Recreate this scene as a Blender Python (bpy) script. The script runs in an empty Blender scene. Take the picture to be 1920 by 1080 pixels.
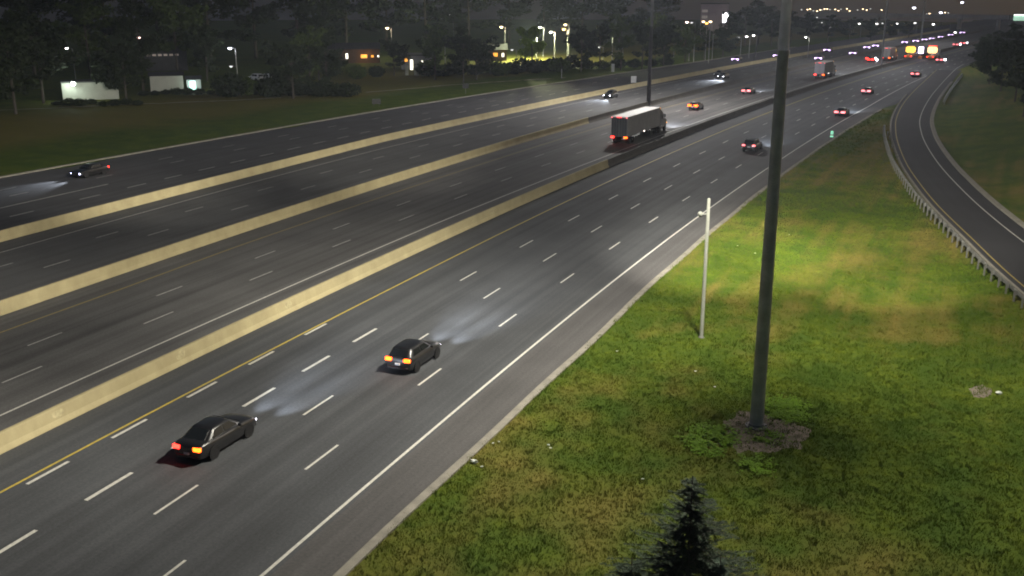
import bpy, math, random
import numpy as np
from mathutils import Vector, Matrix
R = math.radians
rnd = random.Random(7)
scn = bpy.context.scene
COL = scn.collection

# ------------------------------------------------------------------ camera
CAM_H, PITCH, YAW, FPX = 22.2695, 0.283901, 0.340578, 1931.21     # focal length in pixels of a 1920 wide frame
cam_d = bpy.data.cameras.new('camera')
cam_d.sensor_width = 36.0
cam_d.lens = 36.0 * FPX / 1920
cam_d.clip_start = 0.5
cam_d.clip_end = 9000
cam = bpy.data.objects.new('camera', cam_d)
cam.location = (0, 0, CAM_H)
cam.rotation_euler = (math.pi / 2 - PITCH, 0, YAW)
COL.objects.link(cam)
scn.camera = cam

# ------------------------------------------------------------------ night sky
SUN_EL, SUN_AZ = R(24), R(38)          # assumed skyglow direction: low, ahead on the right
world = bpy.data.worlds.new('World')
scn.world = world
world.use_nodes = True
wn, wl = world.node_tree.nodes, world.node_tree.links
wn.clear()
sky = wn.new('ShaderNodeTexSky')
sky.sky_type = 'NISHITA'
sky.sun_disc = False
sky.sun_elevation = SUN_EL
sky.sun_rotation = SUN_AZ
sky.air_density = 1.0
sky.dust_density = 3.0
hsv = wn.new('ShaderNodeHueSaturation')
hsv.inputs['Saturation'].default_value = 1.25
bg = wn.new('ShaderNodeBackground')
bg.inputs['Strength'].default_value = 0.0115
wo = wn.new('ShaderNodeOutputWorld')
wl.new(sky.outputs[0], hsv.inputs['Color'])
wl.new(hsv.outputs[0], bg.inputs['Color'])
wl.new(bg.outputs[0], wo.inputs['Surface'])

skyglow_fill_d = bpy.data.lights.new('skyglow_fill', 'SUN')  # added weak fill standing in for skyglow; no such source is seen
skyglow_fill_d.energy = 0.04
skyglow_fill_d.angle = R(10)
skyglow_fill_d.color = (1.0, 0.97, 0.92)
skyglow_fill = bpy.data.objects.new('skyglow_fill', skyglow_fill_d)
COL.objects.link(skyglow_fill)
_d = Vector((math.sin(SUN_AZ) * math.cos(SUN_EL), math.cos(SUN_AZ) * math.cos(SUN_EL), math.sin(SUN_EL)))
skyglow_fill.rotation_euler = _d.to_track_quat('Z', 'Y').to_euler()

vs = scn.view_settings
vs.view_transform = 'Standard'
vs.look = 'None'
vs.exposure = 0.32
vs.gamma = 1.0
vs.use_curve_mapping = False
scn.cycles.use_adaptive_sampling = True
scn.cycles.adaptive_threshold = 0.035
scn.cycles.max_bounces = 3
scn.cycles.diffuse_bounces = 1
scn.cycles.glossy_bounces = 2
scn.cycles.transmission_bounces = 2
scn.cycles.volume_bounces = 0
scn.cycles.transparent_max_bounces = 4
scn.cycles.sample_clamp_indirect = 3.0
scn.cycles.sample_clamp_direct = 0.0
scn.cycles.filter_width = 1.9

# ------------------------------------------------------------------ geometry of the place
_fw = np.array([-math.sin(YAW) * math.cos(PITCH), math.cos(YAW) * math.cos(PITCH), -math.sin(PITCH)])
_rt = np.array([math.cos(YAW), math.sin(YAW), 0.0])
_up = np.cross(_rt, _fw)

def ground(px, py, z=0.0):
    """where the line of sight through a point of the photograph meets height z"""
    d = _fw + (px - 960) / FPX * _rt - (py - 540) / FPX * _up
    t = (z - CAM_H) / d[2]
    return Vector((d[0] * t, d[1] * t, z))

def at_dist(px, py, dist):
    d = _fw + (px - 960) / FPX * _rt - (py - 540) / FPX * _up
    t = dist / math.hypot(d[0], d[1])
    return Vector((d[0] * t, d[1] * t, CAM_H + d[2] * t))

# the highway's alignment: lane line between the two left lanes of the near carriageway
_cf = [-0.30439, 4.60237, 0.91243, -33.00428]
_Y = np.arange(-260, 3000, .5)
def ref_x(y):
    y = np.asarray(y, float)
    x = np.polyval(_cf, np.clip(y, -50, 430) / 100)
    x = x + np.where(y > 430, (y - 430) * np.polyval(np.polyder(_cf), 4.3) / 100, 0)
    return x + np.where(y < -50, (y + 50) * np.polyval(np.polyder(_cf), -.5) / 100, 0)
_X = ref_x(_Y)
_S = np.concatenate([[0], np.cumsum(np.hypot(np.diff(_X), np.diff(_Y)))])
_S -= np.interp(0, _Y, _S)
_tx, _ty = np.gradient(_X), np.gradient(_Y)
_n = np.hypot(_tx, _ty); _tx /= _n; _ty /= _n
def rd(s, off, z=0.0):
    x, y = np.interp(s, _S, _X), np.interp(s, _S, _Y)
    tx, ty = np.interp(s, _S, _tx), np.interp(s, _S, _ty)
    return Vector((float(x + ty * off), float(y - tx * off), z))
def heading(s):
    return -math.atan2(float(np.interp(s, _S, _tx)), float(np.interp(s, _S, _ty)))   # rotation about z of an object that drives along +Y
def tab(*pts):
    a = np.array(pts, float)
    return lambda s: float(np.interp(s, a[:, 0], a[:, 1]))

# ------------------------------------------------------------------ helpers: meshes and objects
class MB:
    def __init__(self): self.v, self.f, self.uv = [], [], None
    def add(self, vs_, fs):
        n = len(self.v); self.v += [tuple(p) for p in vs_]; self.f += [tuple(i + n for i in q) for q in fs]; return self
    def box(self, c, s, rz=0.0, m=None):
        hx, hy, hz = s[0] / 2, s[1] / 2, s[2] / 2
        cr, sr = math.cos(rz), math.sin(rz)
        pts = []
        for dz in (-hz, hz):
            for dx, dy in ((-hx, -hy), (hx, -hy), (hx, hy), (-hx, hy)):
                p = Vector((c[0] + dx * cr - dy * sr, c[1] + dx * sr + dy * cr, c[2] + dz))
                pts.append(m @ p if m else p)
        return self.add(pts, [(3, 2, 1, 0), (4, 5, 6, 7), (0, 1, 5, 4), (1, 2, 6, 5), (2, 3, 7, 6), (3, 0, 4, 7)])
    def bevbox(self, c, s, b=.03):
        """a box with its edges chamfered"""
        loops = []
        hx, hy, hz = s[0] / 2, s[1] / 2, s[2] / 2
        def ring(z, ins):
            x, y = hx - ins, hy - ins
            return [(c[0] + px, c[1] + py, c[2] + z) for px, py in ((-x + b, -y), (x - b, -y), (x, -y + b), (x, y - b), (x - b, y), (-x + b, y), (-x, y - b), (-x, -y + b))]
        return self.loft([ring(-hz, b * .7), ring(-hz + b, 0), ring(hz - b, 0), ring(hz, b * .7)])
    def loft(self, rings, cap=True, closed=True):
        n = len(rings[0]); vs_ = [p for r in rings for p in r]; fs = []
        for i in range(len(rings) - 1):
            for j in range(n if closed else n - 1):
                k = (j + 1) % n
                fs.append((i * n + j, i * n + k, (i + 1) * n + k, (i + 1) * n + j))
        if cap and closed:
            fs.append(tuple(reversed(range(n)))); fs.append(tuple((len(rings) - 1) * n + j for j in range(n)))
        return self.add(vs_, fs)
    def lathe(self, prof, n=12, axis='z', c=(0, 0, 0), cap=True):
        rings = []
        for r, h in prof:
            ring = []
            for i in range(n):
                a = 2 * math.pi * i / n
                u, v = r * math.cos(a), r * math.sin(a)
                p = (u, v, h) if axis == 'z' else ((h, u, v) if axis == 'x' else (v, h, u))
                ring.append((c[0] + p[0], c[1] + p[1], c[2] + p[2]))
            rings.append(ring)
        return self.loft(rings, cap)
    def tube(self, a, b, r0, r1=None, n=7):
        a, b = Vector(a), Vector(b); r1 = r0 if r1 is None else r1
        d = (b - a).normalized(); u = d.orthogonal().normalized(); w = d.cross(u)
        rg = lambda p, r: [tuple(p + u * (r * math.cos(2 * math.pi * i / n)) + w * (r * math.sin(2 * math.pi * i / n))) for i in range(n)]
        return self.loft([rg(a, r0), rg(b, r1)])
    def quad(self, a, b, c, d): return self.add([a, b, c, d], [(0, 1, 2, 3)])
    def mesh(self, name, smooth=False):
        me = bpy.data.meshes.new(name); me.from_pydata(self.v, [], self.f)
        if self.uv:
            l = me.uv_layers.new(name='road')
            li = np.zeros(len(me.loops), np.int32); me.loops.foreach_get('vertex_index', li)
            l.data.foreach_set('uv', np.array(self.uv, np.float32)[li].ravel())
        if smooth: me.polygons.foreach_set('use_smooth', [True] * len(me.polygons))
        me.validate(); me.update()
        if smooth: me.set_sharp_from_angle(angle=R(48))
        return me
    def obj(self, name, m, parent=None, smooth=False, **kw):
        return link(name, self.mesh(name, smooth), m, parent, **kw)

def link(name, data, m=None, parent=None, label=None, cat=None, group=None, kind=None, loc=None, rz=0.0):
    o = bpy.data.objects.new(name, data); COL.objects.link(o)
    if m is not None and data is not None:
        if len(data.materials) == 0: data.materials.append(m)
    if parent is not None: o.parent = parent
    if loc is not None: o.location = loc
    if rz: o.rotation_euler = (0, 0, rz)
    tag(o, label, cat, group, kind)
    return o
def tag(o, label=None, cat=None, group=None, kind=None):
    if label: o['label'] = label
    if cat: o['category'] = cat
    if group: o['group'] = group
    if kind: o['kind'] = kind
    return o
def thing(name, label, cat, loc=(0, 0, 0), rz=0.0, group=None):
    e = link(name, None, label=label, cat=cat, group=group, loc=loc, rz=rz)
    e.empty_display_size = .3
    return e
def copy_tree(o, parent=None):
    c = o.copy(); COL.objects.link(c); c.parent = parent
    for ch in list(o.children):
        if ch.type != 'LIGHT': copy_tree(ch, c)
    return c
def override(o, m):
    o.material_slots[0].link = 'OBJECT'; o.material_slots[0].material = m

# ------------------------------------------------------------------ helpers: materials
def mat(name, col, rough=.7, var=.0, scale=3.0, metal=0.0, spec=.4, bump=0.0, bscale=60.0, col2=None, coat=0.0, detail=6.0):
    m = bpy.data.materials.new(name); m.use_nodes = True
    n, l = m.node_tree.nodes, m.node_tree.links; b = n['Principled BSDF']
    b.inputs['Base Color'].default_value = (*col, 1); b.inputs['Roughness'].default_value = rough
    b.inputs['Metallic'].default_value = metal; b.inputs['Specular IOR Level'].default_value = spec
    b.inputs['Coat Weight'].default_value = coat
    tc = n.new('ShaderNodeNewGeometry')
    if var or col2:
        t = n.new('ShaderNodeTexNoise'); t.inputs['Scale'].default_value = scale; t.inputs['Detail'].default_value = detail; t.inputs['Roughness'].default_value = .65
        l.new(tc.outputs['Position'], t.inputs['Vector'])
        r = n.new('ShaderNodeValToRGB'); r.color_ramp.elements[0].position = .32; r.color_ramp.elements[1].position = .68
        a = col2 if col2 else tuple(c * (1 - var) for c in col); bb = col if col2 else tuple(min(1, c * (1 + var)) for c in col)
        r.color_ramp.elements[0].color = (*a, 1); r.color_ramp.elements[1].color = (*bb, 1)
        l.new(t.outputs['Fac'], r.inputs['Fac']); l.new(r.outputs['Color'], b.inputs['Base Color'])
    if bump:
        t2 = n.new('ShaderNodeTexNoise'); t2.inputs['Scale'].default_value = bscale; t2.inputs['Detail'].default_value = 3
        l.new(tc.outputs['Position'], t2.inputs['Vector'])
        bp = n.new('ShaderNodeBump'); bp.inputs['Strength'].default_value = bump; bp.inputs['Distance'].default_value = .02
        l.new(t2.outputs['Fac'], bp.inputs['Height']); l.new(bp.outputs['Normal'], b.inputs['Normal'])
    return m
def emit(name, col, strength):
    m = bpy.data.materials.new(name); m.use_nodes = True
    n, l = m.node_tree.nodes, m.node_tree.links; b = n['Principled BSDF']
    b.inputs['Base Color'].default_value = (*[min(.8, c) for c in col], 1); b.inputs['Roughness'].default_value = .3
    b.inputs['Emission Color'].default_value = (*col, 1); b.inputs['Emission Strength'].default_value = strength
    return m

def road_mat(name, col, tracks=(), streak=.25):
    """asphalt: aggregate speckle, patches, long tyre and oil streaks that run with the lanes (uv = offset, distance)"""
    m = bpy.data.materials.new(name); m.use_nodes = True
    n, l = m.node_tree.nodes, m.node_tree.links; b = n['Principled BSDF']
    uv = n.new('ShaderNodeUVMap'); uv.uv_map = 'road'
    mp = n.new('ShaderNodeMapping'); mp.inputs['Scale'].default_value = (1.1, .012, 1)
    l.new(uv.outputs[0], mp.inputs['Vector'])
    t1 = n.new('ShaderNodeTexNoise'); t1.inputs['Scale'].default_value = 1; t1.inputs['Detail'].default_value = 5; t1.inputs['Roughness'].default_value = .6
    l.new(mp.outputs[0], t1.inputs['Vector'])
    t2 = n.new('ShaderNodeTexNoise'); t2.inputs['Scale'].default_value = .18; t2.inputs['Detail'].default_value = 6
    l.new(uv.outputs[0], t2.inputs['Vector'])
    t3 = n.new('ShaderNodeTexNoise'); t3.inputs['Scale'].default_value = 7; t3.inputs['Detail'].default_value = 8; t3.inputs['Roughness'].default_value = .85
    l.new(uv.outputs[0], t3.inputs['Vector'])
    def mr(src, lo, hi, fmin=.3, fmax=.7):
        k = n.new('ShaderNodeMapRange'); k.inputs['From Min'].default_value = fmin; k.inputs['From Max'].default_value = fmax
        k.inputs['To Min'].default_value = lo; k.inputs['To Max'].default_value = hi; l.new(src, k.inputs['Value']); return k.outputs[0]
    def mul(a, c):
        k = n.new('ShaderNodeMath'); k.operation = 'MULTIPLY'; l.new(a, k.inputs[0]); l.new(c, k.inputs[1]); return k.outputs[0]
    f = mul(mul(mr(t1.outputs['Fac'], 1 - streak, 1 + streak), mr(t2.outputs['Fac'], .87, 1.13)), mr(t3.outputs['Fac'], .62, 1.38))
    # tyre-polished wheel paths, period one lane
    if tracks:
        sp = n.new('ShaderNodeSeparateXYZ'); l.new(uv.outputs[0], sp.inputs[0])
        for (c0, w, amt) in tracks:
            d = n.new('ShaderNodeMath'); d.operation = 'SUBTRACT'; d.inputs[1].default_value = c0; l.new(sp.outputs['X'], d.inputs[0])
            a = n.new('ShaderNodeMath'); a.operation = 'ABSOLUTE'; l.new(d.outputs[0], a.inputs[0])
            f = mul(f, mr(a.outputs[0], 1 - amt, 1.0, 0, w))
    cm = n.new('ShaderNodeMix'); cm.data_type = 'RGBA'; cm.blend_type = 'MULTIPLY'; cm.inputs['Factor'].default_value = 1
    cm.inputs['A'].default_value = (*col, 1)
    cb = n.new('ShaderNodeCombineColor'); [l.new(f, cb.inputs[i]) for i in range(3)]
    l.new(cb.outputs[0], cm.inputs['B']); l.new(cm.outputs['Result'], b.inputs['Base Color'])
    b.inputs['Roughness'].default_value = .8; b.inputs['Specular IOR Level'].default_value = .25
    bp = n.new('ShaderNodeBump'); bp.inputs['Strength'].default_value = .3; bp.inputs['Distance'].default_value = .01
    l.new(t3.outputs['Fac'], bp.inputs['Height']); l.new(bp.outputs['Normal'], b.inputs['Normal'])
    return m

M = {}
M['white_paint'] = mat('white_paint', (.56, .55, .50), .6, .22, 5)
M['faded_paint'] = mat('faded_paint', (.44, .44, .41), .7, .3, 4)
M['yellow_paint'] = mat('yellow_paint', (.46, .36, .06), .6, .2, 5)
M['faded_yellow'] = mat('faded_yellow', (.30, .235, .07), .7, .2, 4)
M['kerb'] = mat('kerb_concrete', (.225, .21, .175), .85, .22, 1.2, bump=.3)
M['galv'] = mat('galvanised_steel', (.19, .19, .175), .5, .18, 2, metal=.5)
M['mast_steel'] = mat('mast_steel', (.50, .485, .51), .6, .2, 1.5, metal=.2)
M['mast_upper_lit'] = mat('mast_upper_lit', (.80, .78, .86), .55, .15, 1.5, metal=.1)  # lighter than the lower shaft: lamp light put into the colour
M['dark_steel'] = mat('weathered_steel', (.12, .115, .12), .6, .2, 1.5, metal=.2)
M['pale_steel'] = mat('pale_steel', (.22, .22, .22), .5, .2, 1.5, metal=.4)
M['white_pole'] = mat('white_pole', (.32, .33, .29), .5, .12, 2)
M['black'] = mat('black_trim', (.012, .012, .013), .6)
M['rubber'] = mat('rubber', (.018, .018, .018), .85)
M['rim'] = mat('alloy_rim', (.42, .42, .42), .35, metal=.7)
M['glass'] = mat('car_glass', (.012, .014, .016), .08, spec=.6)
M['plate'] = mat('number_plate', (.6, .6, .62), .5)
M['headlamp'] = emit('headlamp', (.90, .88, 1.0), 26)
M['headlamp_violet'] = emit('headlamp_violet', (.76, .54, 1.0), 3.6)
M['headlamp_cool'] = emit('headlamp_cool', (.55, .58, 1.0), 22)
M['headlamp_dim'] = emit('headlamp_dim', (.9, .9, .95), 3)
M['tail_red'] = emit('tail_red', (1.0, .022, .014), 9)
M['tail_hot'] = emit('tail_hot', (1.0, .085, .006), 8)
M['tail_pink'] = emit('tail_pink', (1.0, .16, .17), 3.2)
M['marker_red'] = emit('marker_red', (1.0, .05, .045), 3.0)
M['marker_amber'] = emit('marker_amber', (1.0, .45, .10), 1.4)
M['marker_white'] = emit('marker_white', (1.0, .85, .75), 6)
# ------------------------------------------------------------------ noise in numpy (ground relief, dry patches)
_lat = np.random.RandomState(3).rand(256, 256)
def vnoise(x, y):
    x = np.asarray(x, float); y = np.asarray(y, float)
    xi, yi = np.floor(x).astype(int), np.floor(y).astype(int); fx, fy = x - xi, y - yi
    fx, fy = fx * fx * (3 - 2 * fx), fy * fy * (3 - 2 * fy)
    g = lambda a, b_: _lat[a % 256, b_ % 256]
    return (g(xi, yi) * (1 - fx) + g(xi + 1, yi) * fx) * (1 - fy) + (g(xi, yi + 1) * (1 - fx) + g(xi + 1, yi + 1) * fx) * fy
def fbm(x, y, o=4):
    v = 0; a = .5; t = 0
    for i in range(o):
        v = v + a * vnoise(x * 2 ** i + 17.3 * i, y * 2 ** i + 5.1 * i); t += a; a *= .55
    return v / t

# the on-ramp: left line, right line (world x by world y)
_rl = np.array([(40, 20), (28, 40), (17.2, 62), (11.8, 85.6), (9.0, 102.2), (6.7, 117), (5.1, 131.1), (3.9, 145), (3.0, 163.4), (2.7, 178.5), (2.9, 196.6), (4.3, 222.3), (7.3, 255.6), (14.0, 318.8)])
_rw = np.array([(46.5, 20), (34.5, 41), (23, 66), (16.5, 87), (13.4, 102), (11.0, 117), (9.25, 131.5), (7.9, 146), (6.9, 163.4), (6.55, 178.5), (6.8, 196.6), (8.5, 222.3), (11.6, 255.6), (18.6, 318.8), (22.6, 346.2)])
def _spl(a, n=160):
    """smooth a polyline (Catmull-Rom)"""
    p = np.vstack([2 * a[0] - a[1], a, 2 * a[-1] - a[-2]]); out = []
    k = max(2, n // (len(a) - 1))
    for i in range(1, len(p) - 2):
        for t in np.linspace(0, 1, k, endpoint=False):
            out.append(.5 * ((2 * p[i]) + (-p[i - 1] + p[i + 1]) * t + (2 * p[i - 1] - 5 * p[i] + 4 * p[i + 1] - p[i + 2]) * t * t + (-p[i - 1] + 3 * p[i] - 3 * p[i + 1] + p[i + 2]) * t ** 3))
    out.append(a[-1]); return np.array(out)
RL, RW = _spl(_rl), _spl(_rw)
def shift(line, d):
    t = np.gradient(line, axis=0); t /= np.linalg.norm(t, axis=1)[:, None]
    return line + np.stack([t[:, 1], -t[:, 0]], 1) * d

HW_R = tab((-200, 13.7), (31, 13.75), (60, 14.2), (80, 13.95), (215, 13.6), (224, 14.6), (300, 12.2), (350, 11.8), (3000, 11.8))
HW_L = tab((-200, -73.5), (60, -72.6), (90, -71.7), (125, -70.3), (165, -68.9), (207, -66.8), (247, -64.3), (330, -62), (3000, -62))
def off_s(x, y):
    s = np.interp(y, _Y, _S); c = np.interp(y, _Y, _ty)
    o = (x - ref_x(y)) * c
    s = s + o * np.interp(y, _Y, _tx)
    return o, s
_hr = np.vectorize(HW_R); _hl = np.vectorize(HW_L)
def height(x, y):
    x = np.asarray(x, float); y = np.asarray(y, float)
    o, s = off_s(x, y)
    r, lft = _hr(s), _hl(s)
    rx0 = np.interp(y, RL[:, 1], RL[:, 0]) - 1.0; rx1 = np.interp(y, RW[:, 1], RW[:, 0]) + 2.1
    z = np.zeros_like(x)
    dr = o - r
    z = np.where(dr > 0, .05 * np.clip(dr / .5, 0, 1) - .35 * np.exp(-((dr - 20) / 7.5) ** 2) * np.clip((190 - s) / 60, 0, 1), z)
    dl = lft - o
    z = np.where(dl > 0, .05 * np.clip(dl / .5, 0, 1) + .5 * np.clip((dl - 25) / 25, 0, 1), z)
    amp = np.clip(np.minimum(np.abs(dr), np.abs(dl)) / 4, 0, 1) * ((dr > 0) | (dl > 0))
    z = z + amp * ((fbm(x / 7, y / 7) - .5) * .35 + (fbm(x / 1.1, y / 1.1, 3) - .5) * .10)
    hill = np.clip(x - rx1 - 2.5, 0, 60)
    z = z + np.where((x > rx1) & (y < 420), np.where(hill < 30, .16 * hill, 4.8 + .02 * (hill - 30)), 0)
    inramp = (x > rx0 - .2) & (x < rx1) & (y > 15) & (y < 350)
    z = np.where(inramp, -.12, z)
    z = np.where((o > lft) & (o < r), -.12, z)
    d = np.hypot(x, y)
    z = z - np.clip((d - 470) / 200, 0, 1) * 4.0 * (o < -66)
    z = z - np.clip(d - 900, 0, None) * .034
    return z
def gz(x, y): return float(height(np.array([x]), np.array([y]))[0])
def dryness(x, y):
    o, s = off_s(x, y); dr = o - _hr(s); dl = _hl(s) - o
    rx0 = np.interp(y, RL[:, 1], RL[:, 0])
    n = fbm(x / 9 + 4, y / 9) * .65 + fbm(x / 1.9, y / 1.9 + 9, 4) * .35
    v = (n - .52) * 3.0 + .16
    v = np.where(_hl(s) - o > 0, v * .3, v)
    v = v + (.30 + .9 * (fbm(x / 2.6, y / 2.6 + 3, 3) - .4)) * 1.25 * np.exp(-(np.clip(dr, 0, None) / 8.0)) * (dr > 0) * np.clip((95 - s) / 50, 0, 1)
    v = v + .5 * np.exp(-np.clip(rx0 - x, 0, None) / 2.2) * (x < rx0)
    v = v + 1.5 * (fbm(o / 1.0, s / 26, 3) - .47) * np.clip((s - 62) / 14, 0, 1) * (dr > 0)          # mower stripes
    v = v - .38 * np.exp(-((x + 3) ** 2 / 200 + (y - 58) ** 2 / 220))
    v = v + np.where(dl > 0, -.12 + .85 * np.clip((dl - 17 - 4 * fbm(x / 8, y / 8)) / 3, 0, 1) * np.clip((75 - dl) / 30, .15, 1), 0)
    return np.clip(v, 0, 1)

# ------------------------------------------------------------------ the ground: one sheet to the horizon
def grass_mat(name, green, dry, deep, blade=False):
    m = bpy.data.materials.new(name); m.use_nodes = True
    n, l = m.node_tree.nodes, m.node_tree.links; b = n['Principled BSDF']
    at = n.new('ShaderNodeAttribute'); at.attribute_name = 'dry'
    g = n.new('ShaderNodeNewGeometry')
    t = n.new('ShaderNodeTexNoise'); t.inputs['Scale'].default_value = 2.2; t.inputs['Detail'].default_value = 9; t.inputs['Roughness'].default_value = .8
    l.new(g.outputs['Position'], t.inputs['Vector'])
    r = n.new('ShaderNodeValToRGB'); e = r.color_ramp.elements
    e[0].position = .33; e[0].color = (*deep, 1); e[1].position = .62; e[1].color = (*green, 1)
    l.new(t.outputs['Fac'], r.inputs['Fac'])
    tl = n.new('ShaderNodeTexNoise'); tl.inputs['Scale'].default_value = .32; tl.inputs['Detail'].default_value = 4
    l.new(g.outputs['Position'], tl.inputs['Vector'])
    rl_ = n.new('ShaderNodeMapRange'); rl_.inputs['From Min'].default_value = .36; rl_.inputs['From Max'].default_value = .64; l.new(tl.outputs['Fac'], rl_.inputs['Value'])
    ml = n.new('ShaderNodeMix'); ml.data_type = 'RGBA'; l.new(rl_.outputs[0], ml.inputs['Factor']); ml.inputs['A'].default_value = (deep[0] * 1.3, deep[1] * 1.25, deep[2], 1); l.new(r.outputs[0], ml.inputs['B'])
    t2 = n.new('ShaderNodeTexNoise'); t2.inputs['Scale'].default_value = 5; t2.inputs['Detail'].default_value = 8; t2.inputs['Roughness'].default_value = .8
    l.new(g.outputs['Position'], t2.inputs['Vector'])
    r2 = n.new('ShaderNodeValToRGB'); e = r2.color_ramp.elements
    e[0].position = .3; e[0].color = (*[c * .55 for c in dry], 1); e[1].position = .68; e[1].color = (*dry, 1)
    l.new(t2.outputs['Fac'], r2.inputs['Fac'])
    mx = n.new('ShaderNodeMix'); mx.data_type = 'RGBA'
    l.new(at.outputs['Fac'], mx.inputs['Factor']); l.new(ml.outputs['Result'], mx.inputs['A']); l.new(r2.outputs[0], mx.inputs['B'])
    l.new(mx.outputs['Result'], b.inputs['Base Color'])
    b.inputs['Roughness'].default_value = .85; b.inputs['Specular IOR Level'].default_value = .15
    if blade: b.inputs['Transmission Weight'].default_value = 0.0
    bp = n.new('ShaderNodeBump'); bp.inputs['Strength'].default_value = .7; bp.inputs['Distance'].default_value = .08
    if not blade: l.new(t2.outputs['Fac'], bp.inputs['Height']); l.new(bp.outputs['Normal'], b.inputs['Normal'])
    return m
GREEN, DRY, DEEP = (.100, .132, .009), (.190, .155, .036), (.034, .062, .007)
M['ground'] = grass_mat('verge_ground', GREEN, DRY, DEEP)
M['blade'] = grass_mat('grass_blades', (.122, .162, .011), (.23, .19, .045), (.040, .080, .008), True)

def axis(dense0, dense1, step, lo, hi, grow=1.12):
    a = list(np.arange(dense0, dense1 + 1e-6, step)); s = step
    while a[-1] < hi: s *= grow; a.append(a[-1] + s)
    s = step
    while a[0] > lo: s *= grow; a.insert(0, a[0] - s)
    return np.array(a)
gx = axis(-34, 34, .4, -2600, 2600, 1.10); gy = axis(20, 130, .5, -200, 5200, 1.06)
GX, GY = np.meshgrid(gx, gy)
GZ = height(GX, GY)
nx, ny = len(gx), len(gy)
idx = np.arange(nx * ny).reshape(ny, nx)
quads = np.stack([idx[:-1, :-1], idx[:-1, 1:], idx[1:, 1:], idx[1:, :-1]], -1).reshape(-1, 4)
def np_mesh(name, V, F, k, smooth=False, attr=None):
    me = bpy.data.meshes.new(name)
    me.vertices.add(len(V)); me.vertices.foreach_set('co', np.ascontiguousarray(V, np.float32).ravel())
    F = np.ascontiguousarray(F, np.int32)
    me.loops.add(F.size); me.loops.foreach_set('vertex_index', F.ravel())
    me.polygons.add(len(F)); me.polygons.foreach_set('loop_start', np.arange(0, F.size, k, dtype=np.int32))
    try: me.polygons.foreach_set('loop_total', np.full(len(F), k, np.int32))
    except Exception: pass
    if smooth: me.polygons.foreach_set('use_smooth', np.ones(len(F), bool))
    if attr is not None:
        a = me.attributes.new('dry', 'FLOAT', 'POINT'); a.data.foreach_set('value', np.ascontiguousarray(attr, np.float32))
    me.update(calc_edges=True); return me
gm = np_mesh('ground', np.stack([GX, GY, GZ], -1).reshape(-1, 3), quads, 4, True, dryness(GX, GY).ravel())
link('ground', gm, M['ground'], kind='structure')

# ------------------------------------------------------------------ roads
def strip(mb, s0, s1, fl, fr, z=0.0, step=4.0, cols=1, uv=True):
    """a sheet between two offsets along the highway"""
    n = max(1, int(math.ceil((s1 - s0) / step))); base = len(mb.v)
    if uv and mb.uv is None: mb.uv = []
    for i in range(n + 1):
        s = s0 + (s1 - s0) * i / n
        a, b_ = (fl(s) if callable(fl) else fl), (fr(s) if callable(fr) else fr)
        for j in range(cols + 1):
            o = a + (b_ - a) * j / cols
            mb.v.append(tuple(rd(s, o, z)))
            if uv: mb.uv.append((o, s))
    for i in range(n):
        for j in range(cols):
            k = base + i * (cols + 1) + j
            mb.f.append((k, k + 1, k + cols + 2, k + cols + 1))
    return mb

B1 = tab((0, -7.85), (50, -7.75), (130, -7.65), (3000, -7.6))            # barrier centre offsets (near, middle, far)
B2 = tab((0, -26.0), (52, -26.2), (75, -26.5), (105, -26.85), (170, -27.2), (3000, -27.3))
B3 = tab((0, -43.9), (67, -44.4), (105, -45.2), (135, -46.3), (205, -44.9), (260, -44.2), (3000, -44))
tr = []
for c in (-2.0, 1.87, 5.6, 9.3): tr += [(c, .5, .10)]
M['asphalt_near'] = road_mat('asphalt_near', (.067, .070, .075), tr, .28)
M['asphalt_express'] = road_mat('asphalt_express', (.104, .102, .101), [(-13.3, .55, .30), (-17.2, .55, .16), (-21.2, .5, .10), (-19.1, .16, .25)], .30)
M['asphalt_west'] = road_mat('asphalt_west', (.088, .088, .090), [(-31, .6, .10), (-35.7, .6, .10)], .18)
M['asphalt_far'] = road_mat('asphalt_far', (.068, .068, .073), [(-50, .6, .1), (-63, .6, .1)], .18)
M['asphalt_ramp'] = road_mat('asphalt_ramp', (.034, .034, .037), [], .12)
S1 = 900
roads = {}
for nm, fl, fr, mm in (('near_carriageway', B1, HW_R, 'asphalt_near'), ('express_carriageway', B2, B1, 'asphalt_express'),
                       ('oncoming_carriageway', B3, B2, 'asphalt_west'), ('far_carriageway', HW_L, B3, 'asphalt_far')):
    roads[nm] = strip(MB(), -160, S1, fl, fr, 0, 4, 4).obj(nm, M[mm], kind='structure')

SH = strip(MB(), -160, 216, lambda s: 11.35, lambda s: HW_R(s) - .02, .004, 3, 2)
M['asphalt_shoulder'] = road_mat('asphalt_shoulder', (.084, .081, .081), [], .25)
SH.obj('shoulder', M['asphalt_shoulder'], roads['near_carriageway'])

# ramp pavement
def line_strip(a, b_, z, name, m, parent=None, kind=None, cols=3):
    mb = MB(); mb.uv = []
    acc = 0
    for i in range(len(a)):
        if i: acc += float(np.linalg.norm(a[i] - a[i - 1]))
        for j in range(cols + 1):
            p = a[i] + (b_[i] - a[i]) * j / cols
            mb.v.append((p[0], p[1], z)); mb.uv.append((j * 2.2, acc))
    for i in range(len(a) - 1):
        for j in range(cols):
            k = i * (cols + 1) + j; mb.f.append((k, k + 1, k + cols + 2, k + cols + 1))
    return mb.obj(name, m, parent, kind=kind)
def resample(a, n):
    d = np.concatenate([[0], np.cumsum(np.linalg.norm(np.diff(a, axis=0), axis=1))]); t = np.linspace(0, d[-1], n)
    return np.stack([np.interp(t, d, a[:, 0]), np.interp(t, d, a[:, 1])], 1)
rwc = RW[RW[:, 1] <= 319]
NR = 150
RLs, RWs = resample(RL, NR), resample(rwc, NR)
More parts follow.
